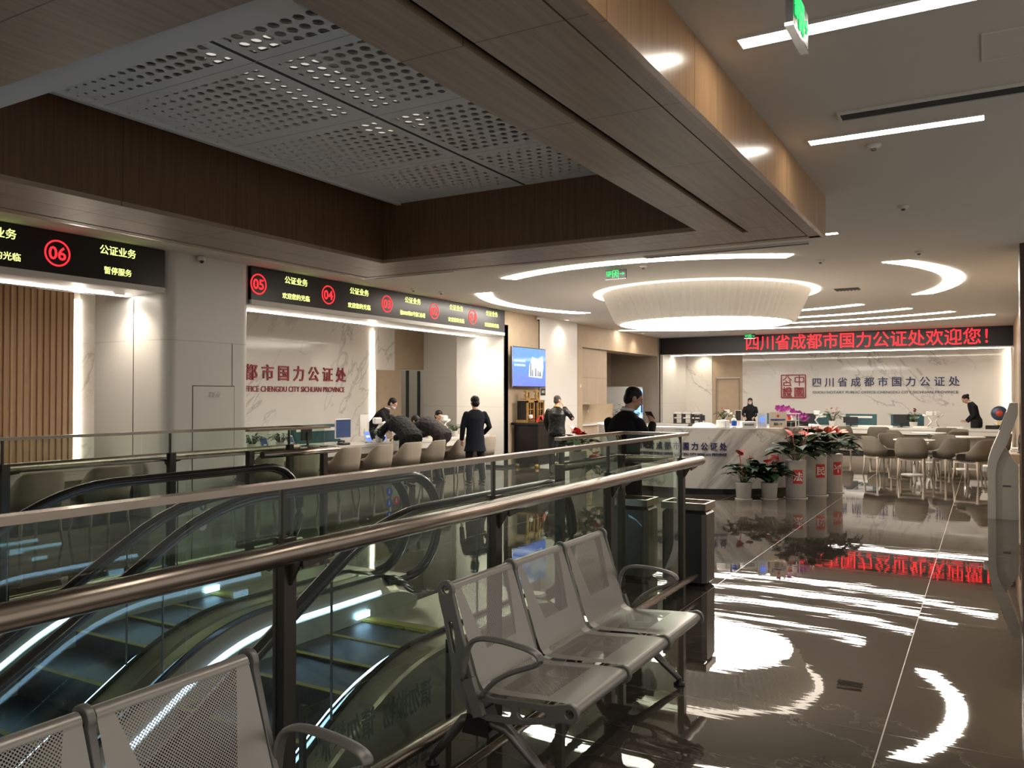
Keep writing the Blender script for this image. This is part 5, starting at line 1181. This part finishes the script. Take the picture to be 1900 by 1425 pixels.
def figure(label, loc, rz, J, outfit, H=1.0, vox=.012, handcurl=.5, hold=None):
    t = thing('person', label, 'person', (loc[0], loc[1], loc[2] if len(loc) > 2 else 0), rz); 
    D = dict(pel=(0, 0, .93), wai=(0, 0, 1.08), che=(0, .0, 1.30), nec=(0, -.01, 1.48), hea=(0, .03, 1.63), hp=0, hy=0, hr=0,
             sl=(-.185, -.01, 1.42), el=(-.235, -.03, 1.14), wl=(-.24, .05, .90), sr=(.185, -.01, 1.42), er=(.235, -.03, 1.14), wr=(.24, .05, .90),
             hl=(-.095, 0, .90), kl=(-.105, .02, .49), al=(-.11, -.02, .09), hr_=(.095, 0, .90), kr=(.105, .02, .49), ar=(.11, -.02, .09), fl=None, fr=None, dl=None, dr=None)
    D.update(J); g = {k: (Vector(v) * H if isinstance(v, tuple) else v) for k, v in D.items()}
    up = (g['che'] - g['pel']).normalized(); up2 = (g['nec'] - g['che']).normalized()
    T = rotT(g['hea'], g['hp'], g['hy'], g['hr'])
    # body: one continuous skin surface
    b = MB(); head(b, T, H)
    limb(b, [g['nec'] - up2 * .03, (g['nec'] + g['hea']) / 2, g['hea'] + T.to_3x3() @ V(0, -.015, -.04)], [.058 * H, .052 * H, .05 * H])
    trunk(b, [(g['pel'], .15 * H, .10 * H, up), (g['wai'], .135 * H, .09 * H, up), (g['che'], .16 * H, .10 * H, up2), (g['nec'] - up2 * .04, .09 * H, .06 * H, up2)])
    for s_, a_, c_ in (('sl', 'el', 'wl'), ('sr', 'er', 'wr')): limb(b, [g[s_] - up2 * .07 * H, g[a_], g[c_]], [.036 * H, .033 * H, .025 * H])
    for s_, a_, c_ in (('hl', 'kl', 'al'), ('hr_', 'kr', 'ar')): limb(b, [g[s_], g[a_], g[c_]], [.075 * H, .05 * H, .035 * H])
    for sd, a_, c_, dd in ((-1, 'el', 'wl', 'dl'), (1, 'er', 'wr', 'dr')):
        d = (g[c_] - g[a_]) if g[dd] is None else g[dd] / H
        hand(b, g[c_], d, sd, H, handcurl, V(0, .2, -1) if abs(d.normalized().z) < .7 else V(-sd, .3, 0))
    blob(b, 'body', 'skin', t, vox * .8, 2)
    # hair
    hs = outfit.get('hair', 'short'); hb = MB()
    def A(c, r): hb.ball((0, 0, 0), 1, 16, 12, T @ Matrix.Translation(Vector(c) * H) @ Matrix.Diagonal((*(Vector(r) * H), 1)))
    if hs in ('short', 'crop'):
        k = 0 if hs == 'short' else -.007
        A((0, -.014, .050), (.081 + k, .094 + k, .080 + k)); A((0, -.042, -.005), (.075 + k, .060 + k, .082 + k))
        for x in (-1, 1): A((x * .066, .012, .03), (.014, .028, .035))
    elif hs == 'bob': A((0, -.010, .048), (.088, .098, .084)); A((0, -.04, -.02), (.084, .066, .085))
    elif hs == 'long':
        A((0, -.015, .045), (.086, .096, .084)); A((0, -.05, -.05), (.076, .048, .14)); A((0, .062, .075), (.060, .030, .024))
        for x in (-1, 1): A((x * .074, -.005, -.09), (.016, .03, .13))
    elif hs == 'bun': A((0, -.02, .045), (.083, .094, .084)); A((0, -.105, .05), (.042, .04, .042)); A((0, -.05, .0), (.07, .05, .06))
    blob(hb, 'hair', outfit.get('hairm', 'hair'), t, vox, 2)
    # eyes
    e = MB()
    for x in (-1, 1): e.ball((0, 0, 0), 1, 8, 6, T @ Matrix.Translation(V(x * .030, .092, .006) * H) @ Matrix.Diagonal((.009 * H, .004 * H, .005 * H, 1)))
    e.build('eyes', 'hair', t)
    if outfit.get('mask'):
        mb = MB(); mb.ball((0, 0, 0), 1, 14, 10, T @ Matrix.Translation(V(0, .042, -.048) * H) @ Matrix.Diagonal((.064 * H, .066 * H, .046 * H, 1))); mb.build('face_mask', 'mask', t)
    # trousers
    if outfit.get('legs', True):
        b = MB()
        for s_, a_, c_ in (('hl', 'kl', 'al'), ('hr_', 'kr', 'ar')): limb(b, [g[s_], (g[s_] + g[a_]) / 2, g[a_], g[c_] * .6 + g[a_] * .4, g[c_] + V(0, 0, .01)], [.098 * H, .088 * H, .070 * H, .066 * H, .058 * H])
        trunk(b, [(g['pel'] - V(0, 0, .06), .165 * H, .12 * H, (0, 0, 1)), (g['pel'], .165 * H, .12 * H, up), (g['wai'], .145 * H, .10 * H, up)])
        blob(b, 'trousers', outfit.get('tm', 'trouser'), t, vox, 3)
        for a_, k_ in (('al', 'fl'), ('ar', 'fr')):
            f_ = g[k_].normalized() if g[k_] is not None else V(0, 1, 0); c = g[a_]; b = MB()
            zb = c.z - .045
            limb(b, [V(c.x, c.y, zb) - f_ * .05, V(c.x, c.y, zb + .005) + f_ * .05, V(c.x, c.y, zb - .01) + f_ * .17], [.042, .044, .034], 12, .85); limb(b, [V(c.x, c.y, zb + .005), V(c.x, c.y, zb + .055)], [.045, .042], 12)
            blob(b, 'shoe', 'shoe', t, .012, 2)
    # shirt / collar
    if outfit.get('collar'):
        b = MB(); b.tube([g['nec'] + up2 * (.022) + V(math.cos(a) * .060 * H, math.sin(a) * .058 * H - .003, math.sin(a) * -.008) for a in [2 * math.pi * i / 18 for i in range(18)]], .016 * H, 8, closed=True); b.build('collar', outfit['collar'], t)
    # jacket or coat
    b = MB(); th = outfit.get('th', .022); ln = outfit.get('len', .80) * H
    base = g['pel'] + (g['pel'] - g['wai']).normalized() * (.93 * H - ln) if outfit.get('bent') else V(g['pel'].x, g['pel'].y, ln)
    hw = outfit.get('hem', .19)
    trunk(b, [(base, hw * H, (hw - .055) * H, up), ((base + g['pel']) / 2, (.165 + th) * H, (.115 + th) * H, up), (g['wai'], (.145 + th) * H, (.10 + th) * H, up), (g['che'], (.172 + th) * H, (.112 + th) * H, up2), (g['che'] * .45 + g['nec'] * .55, (.172 + th * .5) * H, (.088 + th * .8) * H, up2), (g['che'] * .2 + g['nec'] * .8, (.125 + th * .3) * H, (.076 + th * .5) * H, up2), (g['nec'] + up2 * .005, .072 * H, .066 * H, up2)])
    for s_, a_, c_ in (('sl', 'el', 'wl'), ('sr', 'er', 'wr')):
        limb(b, [g[s_] - up2 * .045 * H, (g[s_] + g[a_]) / 2, g[a_], g[c_] + (g[a_] - g[c_]).normalized() * .02], [(.050 + th * .35) * H, (.049 + th * .45) * H, (.043 + th * .5) * H, (.034 + th * .5) * H])
    blob(b, outfit.get('top', 'jacket'), outfit['m'], t, vox, 3, outfit.get('bump'))
    if hold == 'phone':
        p = g['wr'] + g['dr'].normalized() * .09; T2 = Matrix.Translation(p) @ Euler((R_(55), 0, R_(15))).to_matrix().to_4x4(); MB().bbox(-.037, .037, -.005, .005, -.075, .08, .004, T2).build('phone', 'black', t)
    return t
def ang(dx, dy): return math.atan2(-dx, dy)      # rotation so that local +y looks along (dx, dy)

figure('man in a black suit standing behind the litter bins looking at his phone', (-3.25, 7.95), ang(.26, .96), dict(
    hea=(.045, .085, 1.625), nec=(.01, .03, 1.485), hp=-22, hy=-38, che=(0, 0, 1.30), sl=(-.19, -.01, 1.42), sr=(.19, .0, 1.42), el=(-.235, .06, 1.15), wl=(-.06, .24, 1.26), er=(.25, .05, 1.16), wr=(.15, .28, 1.36), dr=(-.35, .1, .75), dl=(.75, .3, .4),
    hl=(-.095, 0, .92), kl=(-.13, .02, .49), al=(-.15, -.02, .09), hr_=(.095, 0, .92), kr=(.11, .03, .49), ar=(.12, .0, .09)),
    dict(m='suit', len=.80, hem=.20, hair='short', collar='shirt', th=.02, tm='suit', top='suit_jacket'), 1.0, .010, hold='phone')
figure('man in a black leather jacket with a yellow collar, hand raised to his face', (-7.93, 15.6), ang(-.25, .97), dict(
    hea=(.01, .035, 1.60), nec=(0, .0, 1.45), hp=-5, hy=-25, er=(.33, .12, 1.20), wr=(.13, .17, 1.45), dr=(-.3, -.1, .9), el=(-.26, .02, 1.14), wl=(-.20, .12, .93)),
    dict(m='leather', len=.84, hem=.185, hair='crop', hairm='hairgrey', collar='collar', th=.032, bump=(.07, .02), top='leather_jacket'), .97)
figure('person in a long dark overcoat standing with its back to us at the left counter', (-8.36, 13.05), ang(-.75, .66), dict(
    hea=(0, .03, 1.61), hp=-2, hy=12, nec=(0, 0, 1.46), er=(.28, -.05, 1.12), wr=(.20, .12, .98), dr=(-.5, .4, -.2), el=(-.25, .0, 1.13), wl=(-.26, .05, .87), al=(-.13, -.02, .09), ar=(.15, .0, .09), kl=(-.12, .03, .49), kr=(.13, .03, .49)),
    dict(m='navycoat', len=.64, hem=.225, hair='bob', th=.026, top='overcoat', tm='trouser'), .955)
figure('clerk in a dark suit and white mask bending behind the left counter', (-11.15, 13.5), ang(.75, .35), dict(
    pel=(0, -.08, .93), wai=(0, .0, 1.07), che=(0, .15, 1.24), nec=(0, .26, 1.38), hea=(0, .37, 1.49), hp=-30, sl=(-.18, .20, 1.33), sr=(.18, .20, 1.33), el=(-.24, .28, 1.06), wl=(-.15, .46, .88), er=(.24, .28, 1.06), wr=(.15, .48, .88), dl=(.2, .8, -.3), dr=(-.2, .8, -.3)),
    dict(m='suit', len=.82, hair='short', collar='shirt', mask=True, th=.02, bent=True, top='suit_jacket'), 1.0)
BENT = dict(pel=(0, -.30, .93), wai=(0, -.16, 1.03), che=(0, .08, 1.12), nec=(0, .25, 1.16), hea=(0, .37, 1.17), hp=-48, sl=(-.19, .18, 1.13), sr=(.19, .18, 1.13), el=(-.27, .32, .92), wl=(-.14, .50, .83), er=(.27, .30, .92), wr=(.14, .50, .83), dl=(.3, .7, -.1), dr=(-.3, .7, -.1),
    hl=(-.095, -.30, .90), hr_=(.095, -.30, .90), kl=(-.11, -.24, .48), kr=(.11, -.18, .48), al=(-.12, -.34, .09), ar=(.12, -.22, .09))
figure('customer in a black hooded puffer jacket bending over the left counter', (-9.62, 12.42), ang(-.92, .40), BENT,
    dict(m='puffer', len=.74, hem=.20, hair='short', th=.055, bent=True, bump=(.05, .03), top='puffer_jacket'), 1.0)
figure('customer in a grey padded jacket bending over the counter beside the puffer jacket', (-9.58, 13.28), ang(-.97, .10), BENT,
    dict(m='greyjacket', len=.78, hem=.19, hair='bob', th=.05, bent=True, bump=(.05, .025), top='padded_jacket'), .98)
figure('seated clerk half hidden behind the person in the overcoat', (-11.0, 15.55, -.42), ang(.85, -.35), dict(hea=(0, .06, 1.62), hp=-12, el=(-.25, .10, 1.22), wl=(-.14, .42, 1.24), er=(.25, .10, 1.22), wr=(.14, .42, 1.24), hl=(-.09, 0, .92), hr_=(.09, 0, .92), kl=(-.10, .36, .92), kr=(.10, .36, .92), al=(-.10, .33, .51), ar=(.10, .33, .51)),
    dict(m='beige', len=.95, hem=.16, hair='bob', th=.015, top='beige_top'), 1.0)
figure('receptionist with long black hair and a mask behind the far counter', (-6.60, 26.75), ang(.15, -1), dict(hea=(0, .04, 1.60), hp=-8, el=(-.24, .08, 1.16), wl=(-.15, .30, 1.06), er=(.24, .08, 1.16), wr=(.15, .30, 1.06)),
    dict(m='suit', len=.90, hem=.16, hair='long', mask=True, th=.012, top='black_jacket'), .925)
figure('woman in black with tied up hair bending over the far counter on the right', (-.28, 26.55), ang(-.98, -.15), dict(
    pel=(0, -.06, .93), wai=(0, .0, 1.07), che=(0, .05, 1.28), nec=(0, .12, 1.43), hea=(0, .22, 1.52), hp=-42, sl=(-.16, .07, 1.37), sr=(.16, .07, 1.37), el=(-.19, .03, 1.10), wl=(-.15, .20, .90), er=(.19, .03, 1.10), wr=(.12, .20, .92), dl=(.1, .8, .1), dr=(-.1, .8, .1)),
    dict(m='suit', len=.72, hem=.17, hair='bun', collar='shirt', th=.012, top='black_dress_jacket'), 1.03)

# office lamp behind the doorway
t = thing('office_light', 'pale lamp in the dark office behind the doorway', 'ceiling light', (-13.8, 17.6, 3.29)); MB().box(-.6, .6, -.12, .12, -.02, 0).build('diffuser', 'strip_vert', t)

t = thing('office_chair', 'black office chair of the clerk behind the person in the overcoat', 'chair', (-11.02, 15.56, 0), R_(-112))
MB().bbox(-.24, .24, -.24, .24, .36, .42, .02).build('seat', 'black', t); MB().bbox(-.22, .22, -.30, -.26, .55, .95, .02).build('backrest', 'black', t)
b = MB(); b.bar((0, -.2, .38), (0, -.28, .6), .06, .02); b.lathe([(.03, .06), (.03, .36)], n=12); b.build('column', 'black', t)
b = MB(); [b.bar((0, 0, .07), (.27 * math.cos(a), .27 * math.sin(a), .05), .04, .03) for a in [2 * math.pi * i / 5 for i in range(5)]]; b.build('star_base', 'black', t)
for i in range(5): MB().ball((.27 * math.cos(2 * math.pi * i / 5), .27 * math.sin(2 * math.pi * i / 5), .028), .028, 8, 6).build('castor', 'black', t)
